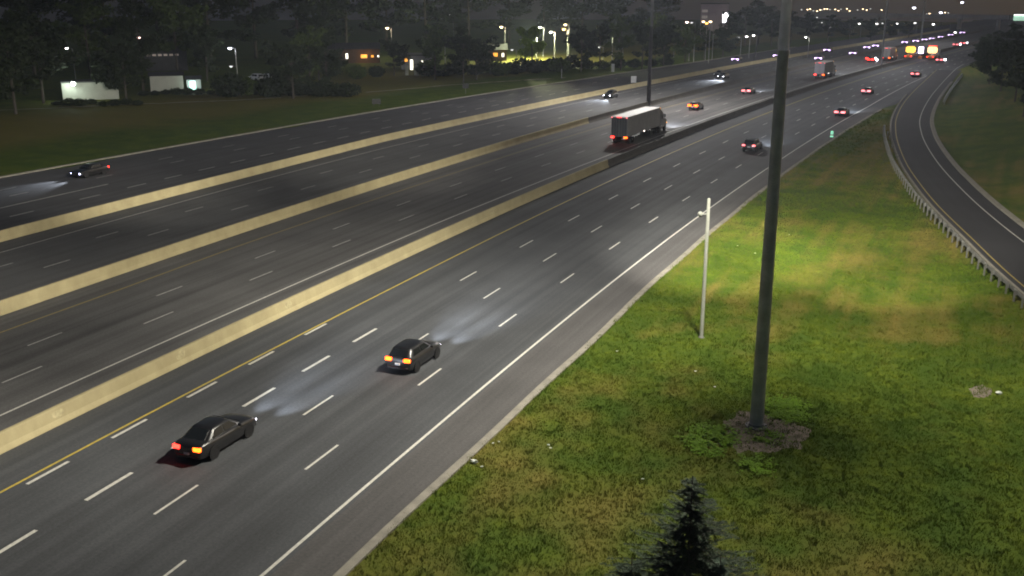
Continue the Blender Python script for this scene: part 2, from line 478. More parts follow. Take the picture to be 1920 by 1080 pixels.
PAV_L, PAV_R = shift(RLs, -.75), shift(RWs, 1.95)
ramp = line_strip(PAV_L, PAV_R, .008, 'ramp_road', M['asphalt_ramp'], kind='structure')
line_strip(shift(RLs, -.07), shift(RLs, .07), .0125, 'edge_line', M['faded_yellow'], ramp, cols=1)
RW2 = resample(RW, 170)
line_strip(shift(RW2, -.07), shift(RW2, .07), .0125, 'edge_line', M['faded_paint'], ramp, cols=1)

# kerbs: a real step, chamfered
def kerb_path(pts, name, w=.42, h=.13, parent=None, kind='structure', m='kerb'):
    p = np.array(pts); t = np.gradient(p, axis=0); t /= np.linalg.norm(t, axis=1)[:, None]; nn = np.stack([t[:, 1], -t[:, 0]], 1)
    rings = []
    for q, k in zip(p, nn):
        prof = ((-w / 2, -.15), (-w / 2, h * .55), (-w / 2 + .07, h), (w / 2, h), (w / 2, -.15))
        rings.append([(q[0] + k[0] * u, q[1] + k[1] * u, z) for u, z in prof])
    return MB().loft(rings).obj(name, M[m], parent, kind=kind if parent is None else None)
ss = np.arange(-60, 214, 2.0)
kerb_path([rd(s, HW_R(s) + .2 + .05 * math.sin(s * .31))[:2] for s in ss], 'kerb', .5)
ss = np.arange(-20, 420, 4.0)
kerb_path([rd(s, HW_L(s) - .2)[:2] for s in ss][::-1], 'kerb', .6, .15)
kerb_path(PAV_L[10:112][::-1], 'kerb', .30)
kerb_path(PAV_R[10:130], 'kerb', .62, .15)

# painted lines and dashes
def solid(parent, s0, s1, off, w, m, z=.009):
    f = off if callable(off) else (lambda s: off)
    return strip(MB(), s0, s1, lambda s: f(s) - w / 2, lambda s: f(s) + w / 2, z, 3, 1, False).obj('edge_line', M[m], roads[parent])
_dash = {}
def dashes(parent, starts, off, length=3.0, w=.13, m='white_paint', z=.009):
    key = (length, w, m)
    if key not in _dash:
        me = MB().add([(-w / 2, 0, 0), (w / 2, 0, 0), (w / 2 * .92, length, 0), (-w / 2 * .95, length * .995, 0)], [(0, 1, 2, 3)]).mesh('lane_dash'); me.materials.append(M[m]); _dash[key] = me
    f = off if callable(off) else (lambda s: off)
    far = MB()
    for s in starts:
        if s < 215:
            link('lane_dash', _dash[key], None, roads[parent], loc=rd(s, f(s), z), rz=heading(s + length / 2))
        else:
            strip(far, s, s + length, f(s) - w / 2, f(s) + w / 2, z, 3, 1, False)
    if far.v: far.obj('far_dashes', M[m], roads[parent], kind='stuff')
ar = lambda a, n, p: [a + p * i for i in range(n)]
N = 'near_carriageway'
solid(N, -60, 520, tab((0, -4.35), (40, -4.17), (70, -3.9), (110, -3.8), (600, -3.7)), .15, 'yellow_paint')
solid(N, -60, 300, tab((0, 10.9), (45, 11.1), (140, 11.2), (185, 10.85), (217, 10.6), (278, 8.9), (310, 8.3)), .16, 'white_paint')
dashes(N, [27.6, 33.4, 38.9, 44.8, 50.5, 56.6], -3.72, 2.6, .20)
dashes(N, ar(15.6, 8, 5.86), 0.0, 3.0, .22)
dashes(N, ar(72.56, 30, 11.875), 0.0, 3.0, .14)
dashes(N, ar(33.29 - 23.75, 34, 11.875), 3.75, 3.0, .14)
dashes(N, ar(39.56 - 23.75, 34, 11.875), 7.5, 3.0, .14)
E_ = 'express_carriageway'
solid(E_, 0, 520, tab((0, -11.45), (90, -11.4), (135, -11.0), (600, -11)), .15, 'white_paint')
solid(E_, 0, 520, tab((0, -22.8), (60, -22.9), (75, -23.3), (130, -23.3), (600, -23.4)), .15, 'faded_yellow')
dashes(E_, ar(42.5 - 11.75, 32, 11.77), tab((40, -15.25), (115, -15.5), (600, -15.4)), 3.0, .13, 'faded_paint')
dashes(E_, ar(47.9 - 11.9, 32, 11.93), tab((40, -19.03), (120, -19.45), (600, -19.4)), 2.9, .13, 'faded_paint')
O_ = 'oncoming_carriageway'
solid(O_, 0, 520, lambda s: B2(s) - 2.0, .15, 'faded_yellow')
solid(O_, 0, 520, tab((0, -40), (65, -40.9), (100, -42), (127, -42.4), (160, -42.2), (600, -41.5)), .15, 'faded_paint')
dashes(O_, ar(50.5, 32, 12.1), tab((60, -33.35), (90, -33.95), (135, -34.4), (600, -34)), 2.8, .13, 'faded_paint')
dashes(O_, ar(47.9, 32, 12.1), tab((60, -37.0), (95, -38), (135, -38.7), (600, -38)), 2.8, .13, 'faded_paint')
F_ = 'far_carriageway'
dashes(F_, [66.3, 75.5, 84.6] + ar(91.7, 22, 6.1), tab((75, -52.3), (110, -53.7), (147, -54.6), (230, -54.2), (400, -53)), 3.0, .17, 'faded_paint')
solid(F_, 40, 92.5, -56.75, .2, 'faded_paint')
dashes(F_, ar(71, 16, 11.9), tab((80, -61.3), (110, -60.8), (200, -58.5), (400, -57)), 2.6, .12, 'faded_paint')
dashes(F_, ar(72.6, 12, 11.9), tab((80, -65.2), (110, -64.3), (200, -62), (400, -60)), 2.6, .12, 'faded_paint')
solid(F_, 0, 420, lambda s: B3(s) - 2.3, .15, 'faded_yellow')

# dark tar seam and patches on the express lanes
# ------------------------------------------------------------------ concrete barriers
def barrier_mat(name, col):
    m = mat(name, col, .85, .10, .35, bump=.25, bscale=25, detail=9)
    n, l = m.node_tree.nodes, m.node_tree.links; b = n['Principled BSDF']
    src = b.inputs['Base Color'].links[0].from_socket
    g = n.new('ShaderNodeNewGeometry'); mp = n.new('ShaderNodeMapping'); mp.inputs['Scale'].default_value = (.9, .9, .5)
    l.new(g.outputs['Position'], mp.inputs['Vector'])
    t = n.new('ShaderNodeTexNoise'); t.inputs['Scale'].default_value = .8; t.inputs['Detail'].default_value = 8; t.inputs['Roughness'].default_value = .7
    l.new(mp.outputs[0], t.inputs['Vector'])
    r = n.new('ShaderNodeValToRGB'); r.color_ramp.elements[0].position = .36; r.color_ramp.elements[0].color = (.62, .6, .55, 1); r.color_ramp.elements[1].position = .6; r.color_ramp.elements[1].color = (1, 1, 1, 1)
    l.new(t.outputs['Fac'], r.inputs['Fac'])
    mx = n.new('ShaderNodeMix'); mx.data_type = 'RGBA'; mx.blend_type = 'MULTIPLY'; mx.inputs['Factor'].default_value = .35
    l.new(src, mx.inputs['A']); l.new(r.outputs[0], mx.inputs['B']); l.new(mx.outputs['Result'], b.inputs['Base Color'])
    return m
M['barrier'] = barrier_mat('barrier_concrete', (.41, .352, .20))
M['barrier_dark'] = barrier_mat('dark_barrier_concrete', (.105, .10, .088))  # darker concrete for the sections past the change distance
M['barrier_patch'] = mat('repair_mortar', (.43, .375, .22), .9, .25, 5)
def barrier(fc, s0, s1, label, h=.97, change=None, patches=()):
    # safety-shape profile: broad foot, sloped face, narrow top
    t = thing('concrete_barrier', label, 'barrier', rd(40, fc(40)), group='concrete median barriers'); o = t.location
    for a, b_, nm, mm in ((s0, change or s1, 'pale_section', 'barrier'), (change, s1, 'dark_section', 'barrier_dark')):
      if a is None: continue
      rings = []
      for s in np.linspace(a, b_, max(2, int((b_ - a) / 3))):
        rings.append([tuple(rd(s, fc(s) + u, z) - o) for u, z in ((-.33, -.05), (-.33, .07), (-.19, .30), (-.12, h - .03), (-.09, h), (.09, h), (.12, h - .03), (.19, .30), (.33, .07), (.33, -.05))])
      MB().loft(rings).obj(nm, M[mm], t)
    k = random.Random(4)
    for (s, L_) in patches:          # mortar repairs on the face, ragged outline
        n = 14; ring = []
        for j in range(n):
            a = 2 * math.pi * j / n; f = .75 + .5 * k.random(); z = .60 + .24 * f * math.sin(a); ring.append((s + L_ / 2 * f * math.cos(a), z))
        face = lambda z: .19 - .07 * (z - .30) / (h - .33)
        MB().loft([[tuple(rd(q, fc(q) + face(z) + d, z) - o) for q, z in ring] for d in (-.01, .006)]).obj('repair_patch', M['barrier_patch'], t)
    return t
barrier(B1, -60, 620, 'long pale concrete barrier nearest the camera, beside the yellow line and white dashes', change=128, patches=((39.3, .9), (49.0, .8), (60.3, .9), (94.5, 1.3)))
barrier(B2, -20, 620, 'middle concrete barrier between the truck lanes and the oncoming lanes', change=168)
barrier(B3, 0, 620, 'farthest concrete barrier, beyond the oncoming lanes towards the grass verge')
# ------------------------------------------------------------------ high masts and poles
def lamp(kind, name, parent, loc, energy, col, size=.3, spot=None, aim=None, blend=1.0):
    d = bpy.data.lights.new(name, kind); d.energy = energy; d.color = col; d.shadow_soft_size = size
    if kind == 'SPOT': d.spot_size = spot; d.spot_blend = blend
    o = bpy.data.objects.new(name, d); COL.objects.link(o); o.parent = parent; o.location = loc
    if aim is not None: o.rotation_euler = Vector(aim).to_track_quat('-Z', 'Y').to_euler()
    return o
WARM = (1.0, .94, .80)
M['lamp_glow'] = emit('lamp_glow', (1.0, .92, .80), 90)
def high_mast(base, h, r0, r1, label, m_low, m_up, joint, spots=None, point=None, heads=8, group='high lighting masts'):
    t = thing('high_mast', label, 'light mast', base, group=group)
    seg = 20
    rr = lambda z: r0 + (r1 - r0) * z / h
    MB().lathe([(rr(0), .05), (rr(joint * .5), joint * .5), (rr(joint), joint)], seg).obj('lower_shaft', M[m_low], t, True)
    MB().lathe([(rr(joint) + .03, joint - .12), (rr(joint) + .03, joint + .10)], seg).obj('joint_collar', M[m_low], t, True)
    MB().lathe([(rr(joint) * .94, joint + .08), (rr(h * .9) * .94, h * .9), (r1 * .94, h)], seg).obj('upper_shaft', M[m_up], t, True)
    fl = MB().lathe([(r0 + .22, 0), (r0 + .22, .10), (r0 + .06, .11), (r0 + .04, .22)], seg).obj('base_flange', M['pale_steel'], t, True)
    for i in range(8):
        a = 2 * math.pi * i / 8
        MB().lathe([(.035, .08), (.035, .19)], 6, c=((r0 + .14) * math.cos(a), (r0 + .14) * math.sin(a), 0)).obj('bolt', M['pale_steel'], fl)
    MB().box((r0 * math.cos(-1.3), r0 * math.sin(-1.3), .9), (.05, .22, .55), -1.3).obj('hand_hole_cover', M[m_low], t)
    ring = MB()
    for i in range(24):
        a, b_ = 2 * math.pi * i / 24, 2 * math.pi * (i + 1) / 24
        ring.tube((1.1 * math.cos(a), 1.1 * math.sin(a), h - .3), (1.1 * math.cos(b_), 1.1 * math.sin(b_), h - .3), .06, n=5)
    for i in range(4):
        a = math.pi * i / 2; ring.tube((0, 0, h), (1.1 * math.cos(a), 1.1 * math.sin(a), h - .3), .04, n=5)
    rg = ring.obj('lamp_ring', M['dark_steel'], t)
    for i in range(heads):
        a = 2 * math.pi * (i + .5) / heads
        c = (1.35 * math.cos(a), 1.35 * math.sin(a), h - .38)
        hd = MB().lathe([(.12, .32), (.30, .12), (.34, -.02)], 10, c=c).obj('luminaire', M['dark_steel'], rg, True)
        MB().lathe([(.29, 0), (.29, .02)], 10, c=(c[0], c[1], c[2] - .06)).obj('lens', M['lamp_glow'], rg)
    for (az, tilt, e, size) in (spots or []):
        ax = (math.sin(az) * math.sin(tilt), math.cos(az) * math.sin(tilt), -math.cos(tilt))
        lamp('SPOT', 'mast_light', t, (1.35 * math.sin(az), 1.35 * math.cos(az), h - .8), e, WARM, .35, size, ax)
    if point: lamp('POINT', 'mast_light', t, (0, 0, h - 1.2), point[0], point[1], .6)
    return t
def to_px(p):
    d = np.array(p) - np.array([0, 0, CAM_H]); return 960 + FPX * float(d @ _rt) / float(d @ _fw)
_ms = min(np.arange(150, 240, .5), key=lambda s: abs(to_px(rd(s, B2(s), 1.1)) - 1216))
MB0 = ground(1418, 800, -.1)
MB0.z = gz(MB0.x, MB0.y) - .02
sp = []
for i in range(8):
    az = R(-28 + 45 * i)
    back = .5 - .5 * math.cos(az - R(-45))            # luminaires face the highway more than the bank behind
    sp.append((az, R(44), 41000 * (1 - .62 * back), R(96)))
sp.append((R(-12), R(50), 210000, R(30)))
sp.append((R(10), R(50), 130000, R(28)))
sp.append((R(-4), R(62), 150000, R(34)))
sp.append((R(-40), R(79), 330000, R(30)))
sp.append((R(-61), R(79), 330000, R(30)))
sp.append((R(-88), R(74), 130000, R(36)))
sp.append((R(20), R(72), 150000, R(40)))
sp.append((R(-62), R(56), 50000, R(50)))
sp.append((R(-120), R(62), 60000, R(44)))
high_mast(MB0, 30, .36, .22, 'tall dark grey lighting mast standing in the grass, nearest the camera', 'mast_steel', 'mast_upper_lit', 19.4, spots=sp)
high_mast(rd(_ms, B2(_ms), .0), 30, .42, .26, 'tall lighting mast rising from the middle barrier behind the big truck', 'dark_steel', 'pale_steel', 15, point=(85000, (1, .95, .90)))
high_mast(rd(320.7, B1(320), .0), 30, .30, .2, 'slim lighting mast on the near barrier beside the far red lights', 'dark_steel', 'dark_steel', 15, point=(34000, (.97, .95, .97)))
high_mast(rd(470, B2(470), .0), 30, .40, .26, 'thin pale lighting mast at the top right, farthest along the highway', 'pale_steel', 'pale_steel', 15, point=(30000, (.95, .93, .97)))

t = thing('camera_pole', 'slender white pole with a small bracket standing on the grass near the kerb', 'pole', Vector((*ground(1315, 635).xy, gz(*ground(1315, 635).xy))))
MB().lathe([(.125, -.1), (.12, 4.5), (.11, 9.3), (.07, 9.36)], 14).obj('shaft', M['white_pole'], t, True)
MB().lathe([(.2, 0), (.2, .05), (.14, .08)], 14).obj('base_plate', M['pale_steel'], t, True)
br = MB().tube((-.1, 0, 8.33), (-.42, -.02, 8.30), .035).obj('bracket', M['white_pole'], t)
MB().lathe([(.05, .17), (.15, .10), (.17, -.02), (.11, -.13), (.03, -.18)], 12, c=(-.5, -.02, 8.30)).obj('sensor_head', M['white_pole'], t, True)
MB().box((0, .12, 1.5), (.2, .1, .4)).obj('junction_box', M['pale_steel'], t)

# ------------------------------------------------------------------ guardrails of the ramp
def guardrail(path, label, side=-1, n0=0, post_gap=1.9):
    p = resample(path, max(4, int(np.linalg.norm(np.diff(path, axis=0), axis=1).sum() / .95)))
    tg = np.gradient(p, axis=0); tg /= np.linalg.norm(tg, axis=1)[:, None]; nn = np.stack([tg[:, 1], -tg[:, 0]], 1)
    base = Vector((p[0][0], p[0][1], 0))
    t = thing('guardrail', label, 'guardrail', base, group='ramp guardrails')
    prof = ((0, .44), (.07, .48), (.08, .53), (.015, .58), (.015, .61), (.08, .66), (.07, .71), (0, .75), (-.012, .74), (.055, .70), (.06, .66), (-.01, .61), (-.01, .58), (.06, .53), (.055, .48), (-.012, .45))
    zz = np.array([gz(q[0], q[1]) for q in p]); zz = np.maximum(zz, 0.0)
    rings = [[(q[0] - base.x + k[0] * u * -side, q[1] - base.y + k[1] * u * -side, v + z) for u, v in prof] for q, k, z in zip(p, nn, zz)]
    MB().loft(rings).obj('rail', M['galv'], t)
    pm = MB().box((0, 0, .30), (.16, .11, 1.0)).box((0, .1, .6), (.15, .14, .34)).mesh('post'); pm.materials.append(M['galv'])
    rm = MB().box((0, 0, .84), (.10, .03, .12)).mesh('reflector'); rm.materials.append(M['white_pole'])
    for i in range(0, len(p), 2):
        rz = math.atan2(nn[i][1], nn[i][0]) + (math.pi / 2 if side > 0 else -math.pi / 2)
        q = link('post', pm, None, t, loc=(p[i][0] - base.x + nn[i][0] * side * .2, p[i][1] - base.y + nn[i][1] * side * .2, zz[i]), rz=rz)
        if i % 8 == 0: link('reflector', rm, None, q)
    return t
GL = shift(RLs, -1.75)
guardrail(GL[(GL[:, 1] > 38) & (GL[:, 1] < 178)], 'grey steel guardrail with posts along the left edge of the curving ramp', -1)
GR = shift(RWs, 3.1)
guardrail(GR[(GR[:, 1] > 222) & (GR[:, 1] < 300)], 'dark guardrail beyond the right edge of the ramp, below the trees', 1)

# ------------------------------------------------------------------ vehicles
def car_paint(name, col): return mat(name, col, .32, coat=.6, spec=.5)
PAINT = {'black': car_paint('black_paint', (.012, .012, .013)), 'charcoal': car_paint('charcoal_paint', (.03, .03, .033)), 'maroon': car_paint('maroon_paint', (.035, .012, .015)),
         'grey': car_paint('grey_paint', (.16, .16, .17)), 'white': car_paint('white_car_paint', (.5, .5, .5))}
def lerp(a, b_, t): return Vector(a) * (1 - t) + Vector(b_) * t
def pane(mb, q, u0, u1, v0, v1, out=.008):
    """a pane laid on the quad q (bl, br, tr, tl), proud of it, with its own thickness"""
    f = lambda u, v: lerp(lerp(q[0], q[1], u), lerp(q[3], q[2], u), v)
    a = [f(u0, v0), f(u1, v0), f(u1, v1), f(u0, v1)]
    n = (a[1] - a[0]).cross(a[3] - a[0]).normalized()
    mb.loft([[p - n * .01 for p in a], [p + n * out for p in a]])
CARS = {
 # stations (y, half width, bottom, shoulder); cabin: rear base, front base, rear top, front top, belt z, roof z, half widths
 'sedan': dict(st=[(-2.36, .66, .42, .80), (-2.30, .80, .30, .93), (-2.05, .87, .24, 1.02), (-1.4, .905, .20, 1.02), (-.5, .91, .19, .98), (.6, .91, .19, .97), (1.25, .90, .20, .95), (1.8, .87, .22, .87), (2.18, .80, .26, .77), (2.33, .64, .36, .66)],
               cab=(-1.85, 1.12, -1.02, .22, .96, 1.44, .80, .60), wb=1.40, wr=.335, tail=(-2.26, .82, .60), head=(2.16, .68, .58)),
 'hatch': dict(st=[(-2.12, .70, .40, .88), (-2.07, .82, .30, 1.00), (-1.85, .88, .24, 1.06), (-1.2, .90, .21, 1.05), (-.4, .905, .20, 1.02), (.6, .905, .20, 1.00), (1.2, .89, .21, .97), (1.7, .86, .23, .89), (2.05, .79, .27, .78), (2.2, .62, .36, .66)],
               cab=(-2.0, 1.0, -1.55, .15, .99, 1.50, .80, .62), wb=1.32, wr=.335, tail=(-2.06, .92, .62), head=(2.02, .70, .58)),
 'suv': dict(st=[(-2.36, .76, .45, .98), (-2.31, .88, .36, 1.08), (-2.05, .94, .32, 1.14), (-1.3, .96, .30, 1.13), (-.4, .96, .30, 1.11), (.7, .96, .30, 1.09), (1.3, .95, .31, 1.06), (1.85, .92, .33, 1.00), (2.2, .86, .36, .92), (2.35, .70, .44, .78)],
             cab=(-2.25, 1.05, -1.9, .30, 1.08, 1.74, .86, .70), wb=1.42, wr=.38, tail=(-2.31, 1.02, .72), head=(2.18, .82, .62)),
}
def wheel_meshes(r):
    ty = MB().lathe([(r * .62, -.09), (r * .9, -.115), (r, -.07), (r, .07), (r * .9, .115), (r * .62, .09)], 18, 'x').mesh('tyre', True); ty.materials.append(M['rubber'])
    rim = MB().lathe([(r * .60, -.06), (r * .62, .095), (r * .52, .10), (r * .46, .06), (r * .12, .085), (r * .10, .10)], 18, 'x')
    for i in range(5):
        a = 2 * math.pi * i / 5
        rim.box((.092, r * .3 * math.cos(a), r * .3 * math.sin(a)), (.02, .07, .07))
    rim = rim.mesh('rim'); rim.materials.append(M['rim'])
    return ty, rim
_wm = {}
def build_car(kind, name='car'):
    C = CARS[kind]; t = thing(name, 'x', 'car')
    rings = []
    for y, w, zb, zt in C['st']:
        h = zt - zb
        half = [(0, zb), (.80 * w, zb), (.95 * w, zb + .10 * h), (.985 * w, zb + .30 * h), (w, zb + .58 * h), (.975 * w, zt - .13 * h), (.90 * w, zt - .02), (.72 * w, zt + .01), (0, zt + .03)]
        rings.append([(x, y, z) for x, z in half] + [(-x, y, z) for x, z in half[-2:0:-1]])
    MB().loft(rings).obj('body', PAINT['black'], t, True)
    yr, yf, tr_, tf, zb, zt, wb_, wt = C['cab']
    def ring(y0, y1, w, z, c=.10):
        return [(-w + c, y0, z), (w - c, y0, z), (w, y0 + c, z), (w, y1 - c * 1.6, z), (w - c * 1.4, y1, z), (-w + c * 1.4, y1, z), (-w, y1 - c * 1.6, z), (-w, y0 + c, z)]
    k = .94
    MB().loft([ring(yr, yf, wb_, zb - .06), ring(yr + (tr_ - yr) * .88, yf + (tf - yf) * .88, wb_ + (wt - wb_) * .88, zb + (zt - zb) * .88),
               ring(tr_ - .01, tf + .01, wt - .01, zt - .02), ring(tr_ + .12, tf - .12, wt - .10, zt + .02)]).obj('roof', PAINT['black'], t, True)
    q = .86; L = lambda a, b_: a + (b_ - a) * q
    bl = lambda sx, y: Vector((sx * wb_, y, zb)); tp = lambda sx, y0, y1: Vector((sx * (wb_ + (wt - wb_) * q), L(y0, y1), zb + (zt - zb) * q))
    g = MB(); pane(g, [bl(1, yf), bl(-1, yf), tp(-1, yf, tf), tp(1, yf, tf)], .11, .89, .10, .97, .022); g.obj('windscreen', M['glass'], t)
    g = MB(); pane(g, [bl(-1, yr), bl(1, yr), tp(1, yr, tr_), tp(-1, yr, tr_)], .11, .89, .12, .97, .022); g.obj('rear_window', M['glass'], t)
    for sx in (1, -1):
        qd = [bl(sx, yr), bl(sx, yf), tp(sx, yf, tf), tp(sx, yr, tr_)]
        if sx < 0: qd = [qd[1], qd[0], qd[3], qd[2]]
        for u0, u1 in ((.14, .48), (.51, .86)):
            g = MB(); pane(g, qd, u0, u1, .16, .95, .014); g.obj('side_window', M['glass'], t)
        MB().bevbox((sx * (wb_ + .17), yf - .52, zb + .06), (.20, .10, .14), .025).obj('wing_mirror', PAINT['black'], t, True)
    if kind not in _wm: _wm[kind] = wheel_meshes(C['wr'])
    ty, rim = _wm[kind]
    w = C['st'][4][1]
    for sy in (-1, 1):
        for sx in (1, -1):
            e = link('wheel', ty, None, t, loc=(sx * (w - .10), sy * C['wb'], C['wr']), rz=0 if sx > 0 else math.pi)
            link('rim', rim, None, e)
            MB().lathe([(C['wr'] * 1.16, -.02), (C['wr'] * 1.16, .012)], 20, 'x', c=(sx * (w - .005), sy * C['wb'], C['wr'] * 1.02)).obj('wheel_arch', M['black'], t)
    y, z, x = C['tail']
    for sx in (1, -1):
        MB().bevbox((sx * x, y - .05, z), (.42, .18, .19), .03).obj('tail_light', M['tail_red'], t)
    MB().bevbox((0, y - .10, z - .26 if kind != 'suv' else z - .2), (.32, .08, .12), .01).obj('number_plate', M['plate'], t)
    MB().bevbox((0, y - .04, .40 if kind != 'suv' else .5), (1.35, .2, .16), .05).obj('rear_bumper', M['black'], t, True)
    y, z, x = C['head']
    for sx in (1, -1):
        MB().bevbox((sx * x, y + .05, z - .07), (.34, .18, .13), .04).obj('headlight', M['headlamp'], t)
    MB().bevbox((0, y + .12, z - .16), (.85, .10, .16), .03).obj('grille', M['black'], t)
    return t
def grow(o, k, c):
    o.scale = (k, 1, k); o.location = (c[0] * (1 - k), 0, c[2] * (1 - k))
PROTO = {}
_used = set()
def place_car(kind, s, off, label, paint='black', tail='tail_red', head='headlamp', facing=1, beam=0, group='cars on the highway', beamcol=(.80, .88, 1.0), loc=None, scale=1.0, right_tail=None, drop=None):
    if kind not in PROTO: PROTO[kind] = build_car(kind); o = PROTO[kind]
    else: o = copy_tree(PROTO[kind])
    o.location = loc if loc is not None else rd(s, off, .004)
    o.rotation_euler = (0, 0, heading(s) + (0 if facing > 0 else math.pi))
    if scale != 1: o.scale = (scale,) * 3
    tag(o, label, 'car', group)
    nt = 0
    for ch in o.children:
        b_ = ch.name.split('.')[0]
        if b_ in ('body', 'roof', 'wing_mirror'): override(ch, PAINT[paint])
        if b_ == 'tail_light':
            override(ch, M['glass' if facing < 0 and s > 150 else right_tail if (right_tail and nt == 0) else tail]); nt += 1
        if b_ == 'headlight':
            override(ch, M[head])
            if s > 320: y, z, x = CARS[kind]['head']; grow(ch, 3.5, (x if ch.bound_box[0][0] > 0 else -x, y + .05, z - .07))
        if b_ == 'tail_light' and s > 190 and facing > 0: y, z, x = CARS[kind]['tail']; grow(ch, 1.7, (x if ch.bound_box[0][0] > 0 else -x, y - .05, z))
    if beam:
        y, z, x = CARS[kind]['head']
        for sx in (1, -1):
            if s < 100 and facing > 0:
                lamp('SPOT', 'headlight_beam', o, (sx * x, y + .25, z + .04), beam * .13, beamcol, .12, R(44), (sx * .05, 1, -.02), 1.0)
                for a, el, e in ((1, -.034, 1.0), (6, -.040, .8), (12, -.046, .55)):            # low beams: most light reaches far down the lane
                    lamp('SPOT', 'headlight_beam', o, (sx * x, y + .25, z + .04), beam * e * .34, beamcol, .12, R(15), (sx * math.tan(R(a)), 1, el), 1.0)
                continue
            lamp('SPOT', 'headlight_beam', o, (sx * x, y + .25, z + .04), beam * .40, beamcol, .12, R(42), (sx * .10, 1, -.012), 1.0)
    return o
place_car('sedan', 40.3, 1.85, 'black sedan nearest the camera, one headlight visible, in the second lane', 'black', tail='tail_red', right_tail='tail_hot', beam=26000)
place_car('hatch', 54.7, 5.55, 'black hatchback with glowing orange tail lights in the third lane', 'black', tail='tail_hot', beam=30000)
place_car('suv', 150.5, 5.75, 'dark sport utility vehicle with two round red lights left of the tall mast', 'charcoal', tail='tail_pink', beam=30000)
place_car('sedan', 199.6, 9.1, 'car with red tail lights in the right lane just above the pale green marker', 'charcoal', tail='tail_pink', beam=30000)
place_car('sedan', 243, 5.5, 'car with red tail lights in the near lanes, right of the small truck', 'charcoal', tail='tail_pink', beam=0)
place_car('hatch', 295.5, 6.6, 'car with red tail lights where the ramp joins the highway', 'charcoal', tail='tail_pink', beam=0)
place_car('sedan', 357.5, 2.0, 'far car with small red tail lights below the orange arrow boards', 'charcoal', tail='tail_pink')
place_car('hatch', 196.3, -17.3, 'car with orange red tail lights ahead of the big truck', 'charcoal', tail='tail_hot')
place_car('sedan', 230.6, -17.2, 'red lit car with a pale pool of light ahead, left of the tall mast', 'charcoal', tail='tail_pink', beam=26000)
place_car('sedan', 353, -18.2, 'far car with bright red lights beside the second truck, left one of two', 'charcoal', tail='tail_red')
place_car('hatch', 346, -16.0, 'far car with bright red lights beside the second truck, right one of two', 'charcoal', tail='tail_red')
G2 = 'oncoming cars with white headlights'
place_car('sedan', 95.7, -63.0, 'dark car with two bright headlights at the far left, on the farthest carriageway', 'black', head='headlamp_cool', facing=-1, beam=11000, group=G2)
place_car('hatch', 208.5, -40.2, 'dark oncoming car with white headlights beside the far barrier', 'black', facing=-1, beam=11000, group=G2)
place_car('sedan', 266, -35.0, 'oncoming car throwing a bright blue white pool on the road, right of the middle mast', 'charcoal', facing=-1, beam=18000, group=G2)
place_car('sedan', 272, -38.2, 'oncoming car just behind the one throwing a blue pool of light', 'charcoal', head='headlamp_dim', facing=-1, group=G2)
for (s, o, lab, k) in ((329, -53.4, 'oncoming car with violet headlights, leftmost on the farthest carriageway', 'sedan'),
                       (353, -48.0, 'oncoming car with violet headlights just left of the tall mast', 'hatch'),
                       (347.5, -32.6, 'oncoming car with violet headlights above the small far truck', 'sedan'),
                       (391, -42.2, 'oncoming car with blue white headlights high above the small far truck', 'suv'),
                       (380, -30.2, 'oncoming car with white headlights just left of the far red lights', 'sedan'),
                       (419, -35.3, 'oncoming car with violet headlights, left one of a close pair', 'sedan'),
                       (432, -35.4, 'oncoming car with violet headlights, right one of a close pair', 'hatch'),
                       (466, -32.2, 'small oncoming car light above the left orange arrow board', 'sedan'),
                       (476, -30.0, 'oncoming car with violet headlights above the right orange arrow board', 'suv'),
                       (490, -29.5, 'oncoming car with violet headlights right of the arrow boards', 'suv'),
                       (505, -29.4, 'far oncoming car with small violet lights left of the brightest glare', 'sedan'),
                       (520, -28.6, 'oncoming car with the brightest violet glare at the top right', 'suv'),
                       (545, -29.0, 'far oncoming car behind the brightest violet glare', 'suv'),
                       (575, -29.2, 'farthest oncoming car with blue lights near the dark trees', 'suv')):
    place_car(k, s, o, lab, 'charcoal', head='headlamp_violet', facing=-1, group=G2, scale=1.0)
for (s, o, lab) in ((455, -10.5, 'far car with red tail lights right of the arrow boards'), (468, -10.2, 'far car with red tail lights below the brightest glare'), (485, -3.5, 'farthest car with red tail lights beside the dark trees')):
    place_car('sedan', s, o, lab, 'charcoal', tail='tail_pink')

